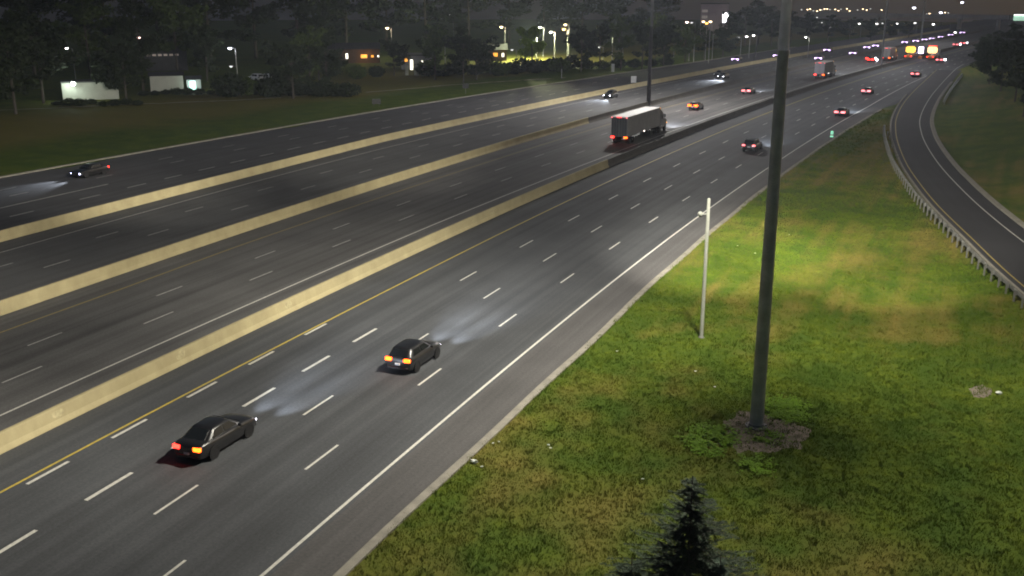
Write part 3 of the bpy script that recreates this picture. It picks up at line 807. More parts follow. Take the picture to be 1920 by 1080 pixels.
# ---- trucks
M['trailer_side'] = mat('trailer_side', (.36, .355, .345), .6, .12, .8)
M['trailer_roof'] = mat('trailer_roof', (.62, .61, .57), .5, .12, .6)
M['trailer_door'] = mat('trailer_door', (.12, .12, .115), .6, .15, .8)
def tyre_pair(t, x, y, r=.5, w=.5):
    for sx in (1, -1):
        e = MB().lathe([(r * .55, -w / 2), (r * .93, -w / 2), (r, -w / 2 + .06), (r, w / 2 - .06), (r * .93, w / 2), (r * .55, w / 2)], 18, 'x').obj('wheel', M['rubber'], t, True)
        e.location = (sx * x, y, r)
        MB().lathe([(r * .54, -.1), (r * .54, w / 2 - .04), (r * .2, w / 2 - .12), (r * .15, w / 2)], 14, 'x').obj('rim', M['rim'], e)
        if sx < 0: e.rotation_euler = (0, 0, math.pi)
def truck(label, s, off, L=14.2, side='trailer_side', door='trailer_door', beam=0):
    """tractor and box trailer; origin at the trailer's rear on the road, +Y ahead"""
    t = thing('box_truck', label, 'truck', rd(s, off, .004), heading(s + L / 2), 'trucks in the express lanes')
    MB().bevbox((0, L / 2, 2.58), (2.56, L, 2.86), .05).obj('trailer_box', M[side], t)
    MB().bevbox((0, L / 2, 4.035), (2.50, L - .08, .06), .02).obj('trailer_roof', M['trailer_roof'], t)
    for sx in (-1, 1):
        d = MB().bevbox((sx * .62, -.03, 2.55), (1.18, .06, 2.66), .015).obj('trailer_door', M[door], t)
        for k in (-1, 1): MB().tube((sx * .62 + k * .2, -.08, 1.35), (sx * .62 + k * .2, -.08, 3.8), .02, n=5).obj('lock_rod', M['pale_steel'], d)
    MB().box((0, L / 2 + .6, 1.06), (1.0, L - 2, .18)).obj('frame_rail', M['black'], t)
    MB().tube((-1.1, .1, .55), (1.1, .1, .55), .06).tube((-.5, .1, .55), (-.5, .1, 1.1), .05).tube((.5, .1, .55), (.5, .1, 1.1), .05).obj('underride_bar', M['dark_steel'], t)
    for y in (1.3, 2.6): tyre_pair(t, 1.0, y)
    for sx in (-1, 1): MB().box((sx * .7, L - 3.2, .6), (.12, .14, .95)).obj('landing_leg', M['dark_steel'], t)
    for x in (-.16, 0, .16): MB().bevbox((x * 1.7, -.07, 3.97), (.20, .08, .10), .015).obj('marker_light', M['marker_red'], t)
    for x in (-1.15, 1.15):
        MB().bevbox((x, -.07, 3.93), (.16, .08, .10), .015).obj('marker_light', M['tail_pink'], t)
        MB().bevbox((x * .9, .04, 1.04), (.52, .12, .20), .02).obj('tail_light', M['tail_red' if x < 0 else 'tail_hot'], t)
        MB().bevbox((x * 1.12, L - .06, 3.92), (.08, .14, .12), .015).obj('marker_light', M['marker_amber'], t)
        MB().bevbox((x * 1.125, L * .5, 1.2), (.08, .24, .12), .015).obj('side_marker', M['marker_white'], t)
    # tractor
    y0 = L + .55
    rings = []
    for z, f, b_, w in ((.75, 3.4, -.6, 1.12), (1.5, 3.35, -.6, 1.2), (1.9, 3.1, -.6, 1.2), (2.05, 1.95, -.6, 1.22), (2.9, 1.55, -.6, 1.2), (3.5, .9, -.6, 1.12), (3.78, .1, -.5, 1.0)):
        rings.append([(-w, y0 + b_, z), (w, y0 + b_, z), (w, y0 + f - .3, z), (w - .25, y0 + f, z), (-w + .25, y0 + f, z), (-w, y0 + f - .3, z)])
    cab = MB().loft(rings).obj('tractor_cab', PAINT['grey'], t)
    g = MB(); pane(g, [Vector((.95, y0 + 1.95, 2.08)), Vector((-.95, y0 + 1.95, 2.08)), Vector((-.93, y0 + 1.55, 2.88)), Vector((.93, y0 + 1.55, 2.88))], .03, .97, .08, .96, .03); g.obj('windscreen', M['glass'], t)
    for sx in (-1, 1):
        MB().bevbox((sx * 1.215, y0 + .95, 2.45), (.03, .8, .62), .01).obj('side_window', M['glass'], t)
        MB().bevbox((sx * .85, y0 + 3.30, 1.15), (.4, .2, .22), .03).obj('headlight', M['headlamp'], t)
        MB().bevbox((sx * 1.16, y0 + 3.0, 1.3), (.14, .34, .16), .02).obj('side_marker', M['marker_amber'], t)
        MB().bevbox((sx * 1.32, y0 + 1.75, 2.5), (.2, .12, .5), .02).obj('wing_mirror', M['black'], t)
        MB().lathe([(.3, -.7), (.32, -.66), (.32, .66), (.3, .7)], 14, 'y', c=(sx * .95, y0 + .3, .75)).obj('fuel_tank', M['pale_steel'], t, True)
    tyre_pair(t, 1.0, y0 + 2.6, .5, .32)
    for y in (y0 - 1.9, y0 - .7): tyre_pair(t, 1.0, y)
    if beam:
        for sx in (-1, 1): lamp('SPOT', 'headlight_beam', t, (sx * .85, y0 + 3.5, 1.15), beam * .4, (.85, .9, 1), .12, R(40), (0, 1, -.08), 1.0)
    return t
truck('grey box truck with a pale roof and red lights, nearest truck in the express lanes', 147.4, -13.35, 14.6, beam=42000)
M['pale_door'] = mat('pale_door', (.20, .175, .185), .6, .1, .8)
truck('small far truck with amber lights and a pinkish rear, second along the express lanes', 276, -13.4, 8.5, 'trailer_door', 'pale_door', 20000)
truck('farthest dark truck with one red light on top, beside the far mast', 352, -13.3, 7.0, 'trailer_door')

# ---- crash-attenuator trucks closing the lanes, with lit arrow boards
M['board_amber'] = emit('board_amber', (1.0, .50, .07), 3.2)
M['board_pale'] = emit('board_pale', (1.0, .62, .26), 3.0)
M['board_red'] = emit('board_red', (1.0, .05, .02), 3.0)
M['orange_paint'] = mat('orange_paint', (.5, .16, .02), .5, .15, 2)
def arrow_truck(label, px, py, face, extra=None):
    p = ground(px, py, 2.85); off, s = (float(q) for q in off_s(np.array(p.x), np.array(p.y)))
    t = thing('arrow_board_truck', label, 'truck', rd(s, off, .004), heading(s), 'arrow board trucks closing the express lanes')
    MB().bevbox((0, 3.2, 1.05), (2.3, 6.0, .30), .04).obj('deck', M['orange_paint'], t)
    MB().bevbox((0, 7.2, 1.6), (2.3, 2.1, 2.1), .18).obj('cab', PAINT['white'], t)
    MB().bevbox((0, 6.1, 2.1), (1.8, .06, .7), .02).obj('rear_window', M['glass'], t)
    MB().bevbox((0, -1.3, .75), (2.2, 2.4, .65), .06).obj('attenuator', M['orange_paint'], t)
    for x in (-.9, .9): MB().tube((x, .6, 1.2), (x, .6, 2.1), .06).obj('board_post', M['dark_steel'], t)
    MB().bevbox((0, .55, 2.85), (3.3, .12, 2.3), .04).obj('arrow_board', M['black'], t)
    # a broad lit arrow made of lamps
    lampm = MB().lathe([(.15, 0), (.15, .05), (.09, .08)], 10, 'y').mesh('board_lamp'); lampm.materials.append(M[face])
    for z in np.linspace(-.9, .9, 7):
        n_ = 7 if abs(z) < .7 else 5
        for x in np.linspace(-.2 * n_, .2 * n_, n_):
            o = link('board_lamp', lampm, None, t, loc=(x * .95, .47, 2.85 + z)); o.rotation_euler = (math.pi, 0, 0)
    if extra:
        for x in (-1.1, -.55, 0, .55, 1.1):
            MB().bevbox((x, .55, 4.12), (.42, .18, .20), .03).obj('beacon', M[extra], t)
    for y in (1.2, 2.2, 7.0): tyre_pair(t, .95, y, .48, .4)
    for x in (-.9, .9): MB().bevbox((x, -2.5, .85), (.3, .06, .2), .02).obj('tail_light', M['tail_red'], t)
    return t
arrow_truck('crash truck with a glowing orange arrow board, left one of two', 1707, 93, 'board_amber')
arrow_truck('crash truck with a pale orange lit board and red beacons, right one of two', 1748, 94, 'board_pale', 'board_red')
t = thing('light_tower', 'white violet work light between the two orange boards', 'work light', Vector((*ground(1727, 94, 2.9).xy, .004)), heading(370))
MB().bevbox((0, 0, .6), (1.1, 1.8, .7), .06).obj('generator', M['orange_paint'], t)
MB().tube((0, 0, .9), (0, 0, 3.6), .06).obj('mast', M['pale_steel'], t)
MB().bevbox((0, -.1, 2.9), (1.5, .2, 2.0), .05).obj('lamp_head', emit('work_light', (.78, .62, 1.0), 6), t)
for sx in (-1, 1):
    e = MB().lathe([(.2, -.1), (.3, -.1), (.3, .1), (.2, .1)], 12, 'x').obj('wheel', M['rubber'], t); e.location = (sx * .6, 0, .3)
# ------------------------------------------------------------------ small things on the verges
def on_ground(px, py):
    p = ground(px, py, 0); 
    for _ in range(4): p = ground(px, py, gz(p.x, p.y))
    return p
t = thing('marker_drum', 'small pale green glowing marker drum on the kerb beside the right lane', 'marker', rd(169.3, 13.3, .006))
MB().lathe([(.30, 0), (.30, .08), (.24, .12), (.22, .5), (.20, .95), (.12, 1.0)], 14).obj('drum', emit('glowing_green', (.30, .80, .52), .62), t, True)  # reflected light put in as the drum's own glow
MB().lathe([(.232, .3), (.222, .5)], 14).obj('band', M['white_pole'], t, True)
MB().lathe([(.38, 0), (.36, .07)], 14).obj('foot', M['rubber'], t)
M['sign_back'] = mat('sign_back', (.05, .052, .05), .6, .2, 2)
M['sign_pale'] = mat('sign_pale', (.36, .37, .38), .6, .12, 2)
def sign(label, base, w, h, zc, m, rz, legs=(0,), post='pale_steel'):
    t = thing('road_sign', label, 'sign', base, rz)
    MB().bevbox((0, -.05, zc), (w, .05, h), .015).obj('panel', M[m], t)
    for x in legs: MB().box((x * w, 0, (zc + h / 2) / 2), (.08, .07, zc + h / 2)).obj('post', M[post], t)
    MB().box((0, -.01, zc), (w * .9, .03, .06)).obj('crossbar', M['pale_steel'], t)
    return t
p = on_ground(873, 176); sign('dark backed sign on a post in the far grass, right one of two', p, 1.35, 1.1, 1.75, 'sign_back', .5)
p = on_ground(706, 200); sign('low dark sign in the far grass, left one of two', p, 1.7, 1.0, 1.0, 'sign_back', .5, (-.3, .3), 'dark_steel')
p = on_ground(1149, 136); sign('narrow pale upright sign on the far kerb left of the middle mast', p, .85, 2.1, 1.25, 'sign_pale', .35)
p = rd(231, B3(231), 1.1); sign('pair of pale boards standing on the far barrier', p, 1.3, 1.5, .8, 'sign_pale', .35, (-.3, .3))
p = on_ground(1053, 147)
t = thing('delineator_post', 'thin pale post in the far verge, left of the pale upright sign', 'post', p)
MB().lathe([(.09, 0), (.08, 2.3), (.05, 2.36)], 8).obj('shaft', M['sign_pale'], t)
MB().box((0, -.08, 2.0), (.12, .03, .3)).obj('reflector', M['white_pole'], t)
p = on_ground(1413, 118)
t = thing('utility_pole', 'dark leaning pole with an arm beside the farthest carriageway', 'pole', p)
MB().tube((0, 0, 0), (.9, 0, 7.6), .22, .14, 8).obj('shaft', M['sign_back'], t)
MB().tube((.85, 0, 7.0), (2.0, .1, 7.7), .09, .06, 6).obj('arm', M['sign_back'], t)
MB().lathe([(.3, 0), (.3, .1)], 8).obj('base_plate', M['sign_back'], t)
p = on_ground(1263, 108)
t = thing('lamp_post', 'thin pale post standing in the lit grass beyond the far carriageway', 'post', p)
MB().lathe([(.12, 0), (.09, 5.2), (.05, 5.3)], 8).obj('shaft', M['pale_steel'], t)
MB().lathe([(.25, 0), (.22, .08)], 8).obj('base_plate', M['pale_steel'], t)
for i, (x, y) in enumerate(((1658, 243), (1664, 256), (1667, 264), (1672, 281), (1682, 300))):
    p = on_ground(x, y)
    t = thing('delineator', 'small white tipped marker post at the left edge of the ramp', 'marker', p, group='marker posts beside the ramp')
    MB().lathe([(.05, 0), (.05, .75), (.03, .78)], 8).obj('shaft', M['pale_steel'], t)
    MB().box((0, -.06, .68), (.16 if i else .26, .03, .2)).obj('reflector', M['white_pole'], t)
# crumpled litter
M['litter'] = mat('white_plastic', (.62, .64, .62), .6, .1, 9)
def crumple(name, label, p, r, seed, group=None):
    k = random.Random(seed); mb = MB(); n = 9; rings = []
    for i in range(6):
        a = math.pi * (i + .3) / 6.3; ring = []
        for j in range(n):
            f = r * (.65 + .6 * k.random()); b_ = 2 * math.pi * j / n
            ring.append((f * math.sin(a) * math.cos(b_) * 1.25, f * math.sin(a) * math.sin(b_) * .9, max(-.02, r * .30 + f * .42 * math.cos(a))))
        rings.append(ring)
    o = MB().loft(rings[::-1]).obj(name, M['litter'], None, False, label=label, cat='litter', group=group); o.location = p; return o
crumple('plastic_bag', 'crumpled white plastic bag on the grass just past the kerb', on_ground(889, 869) + Vector((0, 0, .08)), .17, 1)
crumple('plastic_bag', 'white plastic bag beside a bare patch at the right edge of the grass', on_ground(1872, 739) + Vector((0, 0, .07)), .16, 2)
for i, (x, y) in enumerate(((925, 833), (935, 830), (1028, 836), (1032, 842), (904, 877), (1205, 900), (1111, 645), (1157, 660), (1383, 462), (1416, 476), (1480, 441), (1340, 727), (1304, 698))):
    crumple('paper_scrap', 'tiny white scrap of litter lying in the grass', on_ground(x, y) + Vector((0, 0, .05)), .055 + .02 * rnd.random(), 10 + i, 'scraps of litter in the grass')

# bare earth around the mast foot and beside the bag: irregular sheets just above the ground
M['earth'] = mat('bare_earth', (.17, .142, .115), .95, .35, 3.5, bump=.6, bscale=22, detail=9)
def earth_patch(name, pix, seed):
    """outline in photograph pixels; filled with a small grid so it follows the ground"""
    P = [on_ground(*q) for q in pix]; c = sum(P, Vector()) / len(P); k = random.Random(seed); rings = []
    m = 44; out = []
    for j in range(m):
        u = j / m * len(P); i = int(u); f = u - i; q = P[i].lerp(P[(i + 1) % len(P)], f); q = c + (q - c) * (1 + .5 * (float(fbm(j * .55, seed * 7.7, 3)) - .5) + .2 * (k.random() - .5)); out.append(q)
    mb = MB(); rows = 6
    for a in range(1, rows + 1):
        for q in out:
            w = c.lerp(q, a / rows); z = gz(w.x, w.y); mb.v.append((w.x, w.y, z + .035 * (1 - (a / rows) ** 3) + (.0 if a < rows else -.03)))
    mb.v.append((c.x, c.y, gz(c.x, c.y) + .04)); ci = len(mb.v) - 1
    for j in range(m):
        j2 = (j + 1) % m; mb.f.append((ci, j, j2))
        for a in range(rows - 1): mb.f.append((a * m + j, (a + 1) * m + j, (a + 1) * m + j2, a * m + j2))
    return mb.obj(name, M['earth'], kind='structure', smooth=True)
earth_patch('bare_earth', [(1340, 802), (1365, 774), (1405, 766), (1450, 774), (1488, 792), (1515, 794), (1533, 822), (1508, 847), (1440, 853), (1385, 849), (1352, 830)], 1)
earth_patch('bare_earth', [(1298, 800), (1320, 795), (1345, 802), (1325, 810)], 4)
earth_patch('bare_earth', [(1812, 728), (1840, 720), (1862, 728), (1858, 745), (1830, 748)], 5)

# leafy weeds round the mast
M['weed'] = mat('weed_leaf', (.108, .200, .010), .7, .4, 4, spec=.2)
def weed(label, pix, n, hmax, seed):
    k = random.Random(seed); P = [on_ground(*q) for q in pix]; c = sum(P, Vector()) / len(P)
    t = thing('weed_clump', label, 'plant', c, group='leafy weeds round the mast foot'); mb = MB(); stem = MB()
    for i in range(n):
        a, b_ = k.randrange(len(P)), k.random(); q = c.lerp(P[a].lerp(P[(a + 1) % len(P)], b_), math.sqrt(k.random()))
        q = q + Vector((k.gauss(0, .34), k.gauss(0, .34), 0))
        if float(fbm(q.x / .5, q.y / .5, 3)) < .36 + .16 * k.random(): continue
        z0 = gz(q.x, q.y) - c.z; h = hmax * (.35 + .65 * k.random()); az = k.random() * 6.28
        x, y = q.x - c.x, q.y - c.y
        L_ = .085 + .10 * k.random(); d = Vector((math.cos(az), math.sin(az), .35 * (k.random() - .3))); w = Vector((-math.sin(az), math.cos(az), 0)) * L_ * .38
        b0 = Vector((x, y, z0 + h * k.random()))
        mb.add([b0, b0 + d * L_ * .55 + w, b0 + d * L_, b0 + d * L_ * .55 - w], [(0, 1, 2, 3)])
        if i % 6 == 0: stem.tube((x, y, z0 - .05), (x + d.x * .05, y + d.y * .05, z0 + h), .008, .005, 4)
    mb.obj('leaves', M['weed'], t); tag(stem.obj('stems', M['weed'], t), kind='stuff')
weed('bright green leafy weeds left of the mast foot', [(1292, 815), (1330, 800), (1372, 808), (1362, 838), (1330, 856), (1300, 838)], 5200, .26, 1)
weed('green weeds right behind the mast foot', [(1440, 758), (1480, 748), (1505, 762), (1500, 785), (1470, 792), (1445, 775)], 4000, .24, 2)
weed('green weeds in front of the mast foot', [(1405, 810), (1440, 812), (1462, 822), (1455, 832), (1425, 830)], 900, .25, 3)
weed('low green weeds below the bare earth in front of the mast', [(1385, 862), (1420, 855), (1440, 870), (1425, 890), (1398, 880)], 900, .22, 4)

# ------------------------------------------------------------------ grass blades: one mass of tufts
def make_grass():
    rs = np.random.RandomState(5); pts = []
    def scatter(x0, x1, y0, y1, dens, lo, hi):
        n = int((x1 - x0) * (y1 - y0) * dens); x = rs.uniform(x0, x1, n); y = rs.uniform(y0, y1, n)
        o, s = off_s(x, y); r = _hr(s); d = np.hypot(x, y)
        rx0 = np.interp(y, PAV_L[:, 1], PAV_L[:, 0]) - .15
        ok = (o - r > .38 - .16 * rs.rand(n)) & (x < rx0) & (s < 212) & (d >= lo) & (d < hi)
        x, y = x[ok], y[ok]
        px = (x * _rt[0] + y * _rt[1]) / (x * _fw[0] + y * _fw[1] + 6.3) * FPX      # keep only what the view can reach, with a margin
        ok = np.abs(px) < 1250
        pts.append(np.stack([x[ok], y[ok], np.full(ok.sum(), 1.0 if hi < 70 else 1.6 if hi < 130 else 2.4)], 1))
    scatter(-24, 24, 22, 64, 60, 0, 62)
    scatter(-22, 30, 45, 125, 22, 62, 110)
    scatter(-16, 16, 100, 225, 5, 110, 260)
    P = np.vstack(pts); n = len(P); z = height(P[:, 0], P[:, 1]); dry = dryness(P[:, 0], P[:, 1])
    clump = fbm(P[:, 0] / .55, P[:, 1] / .55, 3)
    nb = 4; V = []; A = []
    for b_ in range(nb):
        az = rs.uniform(0, 6.283, n); lean = rs.uniform(.15, .9, n); h = (.05 + .15 * clump ** 1.5 * 1.6) * rs.uniform(.5, 1.25, n) * np.where(dry > .6, .8, 1.0) * np.sqrt(P[:, 2]); w = .014 * P[:, 2] * rs.uniform(.7, 1.4, n)
        bx, by = P[:, 0] + rs.normal(0, .05, n) * P[:, 2], P[:, 1] + rs.normal(0, .05, n) * P[:, 2]
        dx, dy = np.cos(az), np.sin(az); tw = rs.uniform(0, 6.283, n); wx, wy = np.cos(tw) * w, np.sin(tw) * w
        tri = np.stack([np.stack([bx - wx, by - wy, z - .02], 1), np.stack([bx + wx, by + wy, z - .02], 1), np.stack([bx + dx * h * lean, by + dy * h * lean, z + h], 1)], 1)
        V.append(tri); A.append(np.repeat(np.clip(dry + rs.normal(0, .13, n), 0, 1), 3))
    V = np.concatenate(V).reshape(-1, 3); A = np.concatenate(A)
    me = np_mesh('grass', V, np.arange(len(V)).reshape(-1, 3), 3, False, A)
    link('grass', me, M['blade'], label='rough mown grass between the highway kerb and the ramp', cat='grass', kind='stuff')
    return n
print('tufts', make_grass())
# ------------------------------------------------------------------ trees
def leaf_mat(name, c, dk): return mat(name, c, .75, scale=.9, col2=dk, spec=.2)
M['leaf_a'] = leaf_mat('leaf_dark', (.030, .043, .017), (.012, .020, .009))
M['leaf_b'] = leaf_mat('leaf_mid', (.085, .120, .032), (.030, .048, .016))
M['leaf_lit'] = leaf_mat('leaf_lamplit', (.17, .25, .02), (.08, .13, .012))  # lamplight on the tree is put into a brighter leaf colour
M['bark'] = mat('bark', (.07, .06, .05), .9, .3, 4)
M['needle'] = leaf_mat('spruce_needles', (.050, .076, .042), (.020, .032, .021))
M['needle_b'] = leaf_mat('pale_spruce_needles', (.075, .110, .075), (.025, .04, .028))
def tree_meshes(seed, h=16.0, w=6.0, nleaf=3200, conif=False):
    """crown: leaf-sized faces gathered in clumps along the limbs; trunk: tapered, with limbs"""
    k = np.random.RandomState(seed); tr_ = MB(); clumps = []
    lean = k.uniform(-.4, .4, 2)
    tr_.tube((0, 0, -.3), (lean[0] * .4, lean[1] * .4, h * .45), .26, .19, 8).tube((lean[0] * .4, lean[1] * .4, h * .44), (lean[0], lean[1], h * .9), .19, .05, 7)
    for i in range(15):
        f = k.uniform(.22, .85); az = k.uniform(0, 6.283); reach = w * (.45 + .55 * math.sin(math.pi * min(1, (f - .1) / .95))) * k.uniform(.55, 1.05)
        a = Vector((lean[0] * f, lean[1] * f, h * f * .95)); b_ = a + Vector((math.cos(az) * reach, math.sin(az) * reach, reach * k.uniform(.15, .7)))
        tr_.tube(a, b_, .09, .025, 5)
        for q in (.45, .75, 1.0): clumps.append((a.lerp(b_, q), k.uniform(.7, 1.5) * w / 5))
    for i in range(10): clumps.append((Vector((k.normal(0, w * .22), k.normal(0, w * .22), h * k.uniform(.72, 1.0))), k.uniform(.6, 1.3) * w / 5))
    per = nleaf // len(clumps); cs = []
    for c, r in clumps:
        u = k.normal(0, 1, (per, 3)); u /= np.linalg.norm(u, axis=1)[:, None]; q = np.array(c) + u * (r * k.uniform(.3, 1.0, per) ** .6)[:, None] * np.array([1.15, 1.15, .75]); cs.append(q)
    C_ = np.vstack(cs); n = len(C_); a = k.normal(0, 1, (n, 3)); a /= np.linalg.norm(a, axis=1)[:, None]; b_ = np.cross(a, k.normal(0, 1, (n, 3))); b_ /= np.linalg.norm(b_, axis=1)[:, None]
    s = k.uniform(.26, .58, n)[:, None]
    V = np.stack([C_ - a * s, C_ + b_ * s * .55, C_ + a * s, C_ - b_ * s * .55], 1).reshape(-1, 3)
    return tr_.mesh('trunk'), np_mesh('crown', V, np.arange(len(V)).reshape(-1, 4), 4)
TP = []
for sd, h, w in ((1, 16, 5.5), (2, 18, 6.5), (3, 13, 6.0), (4, 20, 6.0), (5, 9, 4.5)):
    a, b_ = tree_meshes(sd, h, w); a.materials.append(M['bark']); b_.materials.append(M['leaf_a']); TP.append((a, b_, h))
def bush_mesh(seed):
    k = np.random.RandomState(seed); n = 1100; u = k.normal(0, 1, (n, 3)); u /= np.linalg.norm(u, axis=1)[:, None]; lump = 1 + .25 * np.sin(u[:, 0] * 5 + seed) * np.cos(u[:, 1] * 4)
    C_ = u * (k.uniform(.35, 1.0, n) ** .5 * lump)[:, None] * np.array([.62, .62, .5]) + np.array([0, 0, .48]); a = k.normal(0, 1, (n, 3)); a /= np.linalg.norm(a, axis=1)[:, None]; b_ = np.cross(a, k.normal(0, 1, (n, 3))); b_ /= np.linalg.norm(b_, axis=1)[:, None]
    s = k.uniform(.04, .10, n)[:, None]; V = np.stack([C_ - a * s, C_ + b_ * s * .6, C_ + a * s, C_ - b_ * s * .6], 1).reshape(-1, 3); st = MB()
    for i in range(5): st.tube((0, 0, -.05), (.3 * math.cos(i * 1.26), .3 * math.sin(i * 1.26), .6), .03, .01, 5)
    return st.mesh('trunk'), np_mesh('crown', V, np.arange(len(V)).reshape(-1, 4), 4), 1.0
for sd in (1, 2): a, b_, h = bush_mesh(sd); a.materials.append(M['bark']); b_.materials.append(M['leaf_a']); TP.append((a, b_, h))
def tree(label, base, kind, h, rz, wide=1.0, leaf='leaf_a', group='trees behind the far verge'):
    tm, cm, h0 = TP[kind]; t = thing('tree', label, 'tree', base, rz, group); k = h / h0; t.scale = (k * wide, k * wide, k)
    link('trunk', tm, None, t); c = link('crown', cm, None, t)
    if leaf != 'leaf_a': override(c, M[leaf])
    return t
def tpos(px, dist):
    p = at_dist(px, 100, dist); return Vector((p.x, p.y, gz(p.x, p.y) - .1))
# belt of trees: pixel column, distance, kind, height
belt = [(-60, 215, 3, 17), (15, 205, 0, 15), (70, 222, 1, 18), (165, 262, 3, 21), (228, 224, 2, 11), (262, 236, 3, 19), (330, 300, 1, 21), (385, 262, 0, 13), (425, 225, 5, 5), (455, 228, 6, 4), (500, 226, 5, 4),
        (545, 222, 2, 11), (578, 232, 1, 14), (610, 238, 0, 12), (596, 250, 3, 15), (668, 262, 5, 3.5), (705, 268, 6, 3), (738, 272, 1, 9.5), (815, 262, 0, 13), (868, 255, 3, 13), (893, 262, 2, 10), (935, 275, 5, 4),
        (965, 280, 5, 3.2), (1005, 283, 6, 3), (1050, 288, 5, 4), (1090, 290, 0, 12), (1125, 300, 1, 13), (1165, 295, 3, 15), (1205, 300, 1, 14), (1245, 312, 0, 13), (1285, 330, 2, 11), (1320, 345, 1, 11), (1355, 360, 4, 9)]
back = [(60, 290, 3, 23), (200, 330, 1, 25), (300, 345, 3, 26), (395, 340, 1, 25), (480, 345, 3, 26), (560, 350, 1, 25), (650, 372, 3, 27), (725, 380, 1, 26), (800, 385, 3, 27), (880, 400, 1, 26), (955, 425, 3, 26), (1020, 440, 1, 24), (1090, 430, 3, 24), (1160, 425, 1, 22), (1230, 430, 3, 20),
        (1395, 430, 1, 16), (1420, 440, 3, 17), (1445, 425, 1, 15), (1480, 450, 3, 13), (1515, 460, 1, 12), (1550, 470, 3, 11), (1590, 480, 1, 10), (1630, 490, 0, 9), (1668, 505, 2, 8), (1700, 520, 1, 7)]
def nth(i):
    return ['first', 'second', 'third', 'fourth', 'fifth', 'sixth', 'seventh', 'eighth', 'ninth', 'tenth', 'eleventh', 'twelfth', 'thirteenth', 'fourteenth', 'fifteenth', 'sixteenth', 'seventeenth', 'eighteenth', 'nineteenth', 'twentieth'][i] if i < 20 else 'twenty ' + nth(i - 20) if i < 29 else 'thirtieth' if i == 29 else 'thirty ' + nth(i - 30)
for i, (px, d, k, h) in enumerate(belt):
    tree('%s tree, %s from the left in the front row beyond the verge' % ('tall' if h > 13 else 'low bushy' if h < 8 else 'mid sized', nth(i)), tpos(px, d), k, h, i * 1.7, 1.15, 'leaf_a' if i % 3 else 'leaf_b',
         group='tall belt trees' if h > 13 else 'low belt bushes' if h < 8 else 'mid height belt trees')
for i, (px, d, k, h) in enumerate(back):
    tree('tall dark tree, %s from the left in the back row' % nth(i) if px < 1300 else 'dark distant tree, %s from the left beside the highway curve' % nth(i - 15), tpos(px, d), k, h, i * 2.1, 1.5, 'leaf_a', group='back row trees' if px < 1300 else 'distant trees by the curve')
lit_tree = tree('tree lit bright yellow green by a lamp beside the far buildings', tpos(998, 313.5), 4, 10.5, .4, .85, 'leaf_lit', group='lamp lit trees')
tree('tree lit faintly green by a lamp to the left of the middle mast', tpos(1228, 330), 1, 14.5, 1.4, 1.0, 'leaf_b', group='lamp lit trees beside the mast')
for i, (px, d, k, h) in enumerate(((1862, 262, 1, 9), (1885, 240, 0, 10), (1915, 215, 1, 11), (1850, 300, 2, 8), (1935, 190, 3, 11), (1900, 290, 3, 12), (1842, 345, 0, 8), (1868, 330, 1, 9), (1960, 240, 1, 12))):
    tree('dark tree on the bank right of the ramp, %s' % ['at its near left end', 'second from its left end', 'in the middle near the frame edge', 'small, behind the left end', 'outside the view to the right', 'tall, behind the middle', 'farthest and smallest', 'far, beside the smallest', 'tallest, beyond the frame edge'][i], tpos(px, d), k, h, i * 1.3, 1.2, 'leaf_a', group='trees on the bank right of the ramp')
# low hedge bushes at the foot of the belt
bush_i = 0
for px, d in list(zip(range(95, 250, 22), [216] * 8)) + list(zip(range(262, 470, 21), [231] * 10)) + list(zip(range(480, 660, 24), [227] * 8)) + list(zip(range(800, 1260, 30), [270 + 3 * i for i in range(16)])):
    tree('low dark bush in the hedge at the foot of the tree belt', tpos(px, d + rnd.uniform(-3, 3)), 5 + (px % 2), rnd.uniform(1.7, 2.9) * (1.35 if px > 470 else .55), rnd.uniform(0, 6), 1.5, 'leaf_a', group='hedge bushes')

# ------------------------------------------------------------------ spruces at the bottom edge
def spruce(label, top, h, w, seed, m):
    base = Vector((top.x, top.y, gz(top.x, top.y) - .05)); h = top.z - base.z
    t = thing('spruce_tree', label, 'tree', base, group='spruces at the bottom edge'); k = np.random.RandomState(seed); tr_ = MB(); tr_.tube((0, 0, -.2), (0, 0, h), .11, .012, 8)
    V, F = [], []
    nw = int(h / .26)
    for i in range(nw):
        z = .35 + (h - .40) * i / nw; f = 1 - z / h; reach = w * (f ** .85) * k.uniform(.85, 1.1) + .05
        for j in range(int(9 + 10 * f)):
            az = k.uniform(0, 6.283); L_ = reach * k.uniform(.65, 1.12); d = np.array([math.cos(az), math.sin(az), 0.0]); sd = np.array([-math.sin(az), math.cos(az), 0.0])
            droop = -.12 - .28 * f; tip = np.array([0, 0, z]) + d * L_ + np.array([0, 0, droop * L_ + .12 * L_])
            tr_.tube((0, 0, z), tuple(tip), .016 * (.4 + f), .004, 3)
            for q in np.arange(.10, 1.02, .09 / max(.35, L_) ** .5):
                c = np.array([0, 0, z]) + d * L_ * q + np.array([0, 0, droop * L_ * q + .12 * L_ * q * q])
                for sgn in (1, -1, 0):
                    tw = (.16 + .20 * (1 - q)) * (.5 + .6 * L_ / max(w, .1)) * k.uniform(.8, 1.25); e = d * .75 + sd * sgn * .85 + np.array([0, 0, k.uniform(-.15, .30)]); e = e / np.linalg.norm(e) * tw; wd = np.cross(e, [0, 0, 1.]); wd = wd / (np.linalg.norm(wd) + 1e-6) * .022 + np.array([0, 0, k.uniform(-.02, .02)])
                    n_ = len(V); V += [c - wd, c + wd, c + e * .7 + wd * .8, c + e, c + e * .7 - wd * .8]; F.append((n_, n_ + 1, n_ + 2, n_ + 3, n_ + 4))
    me = bpy.data.meshes.new('needles'); me.from_pydata([tuple(v) for v in V], [], F); me.update()
    link('needles', me, M[m], t); tr_.obj('trunk', M['bark'], t)
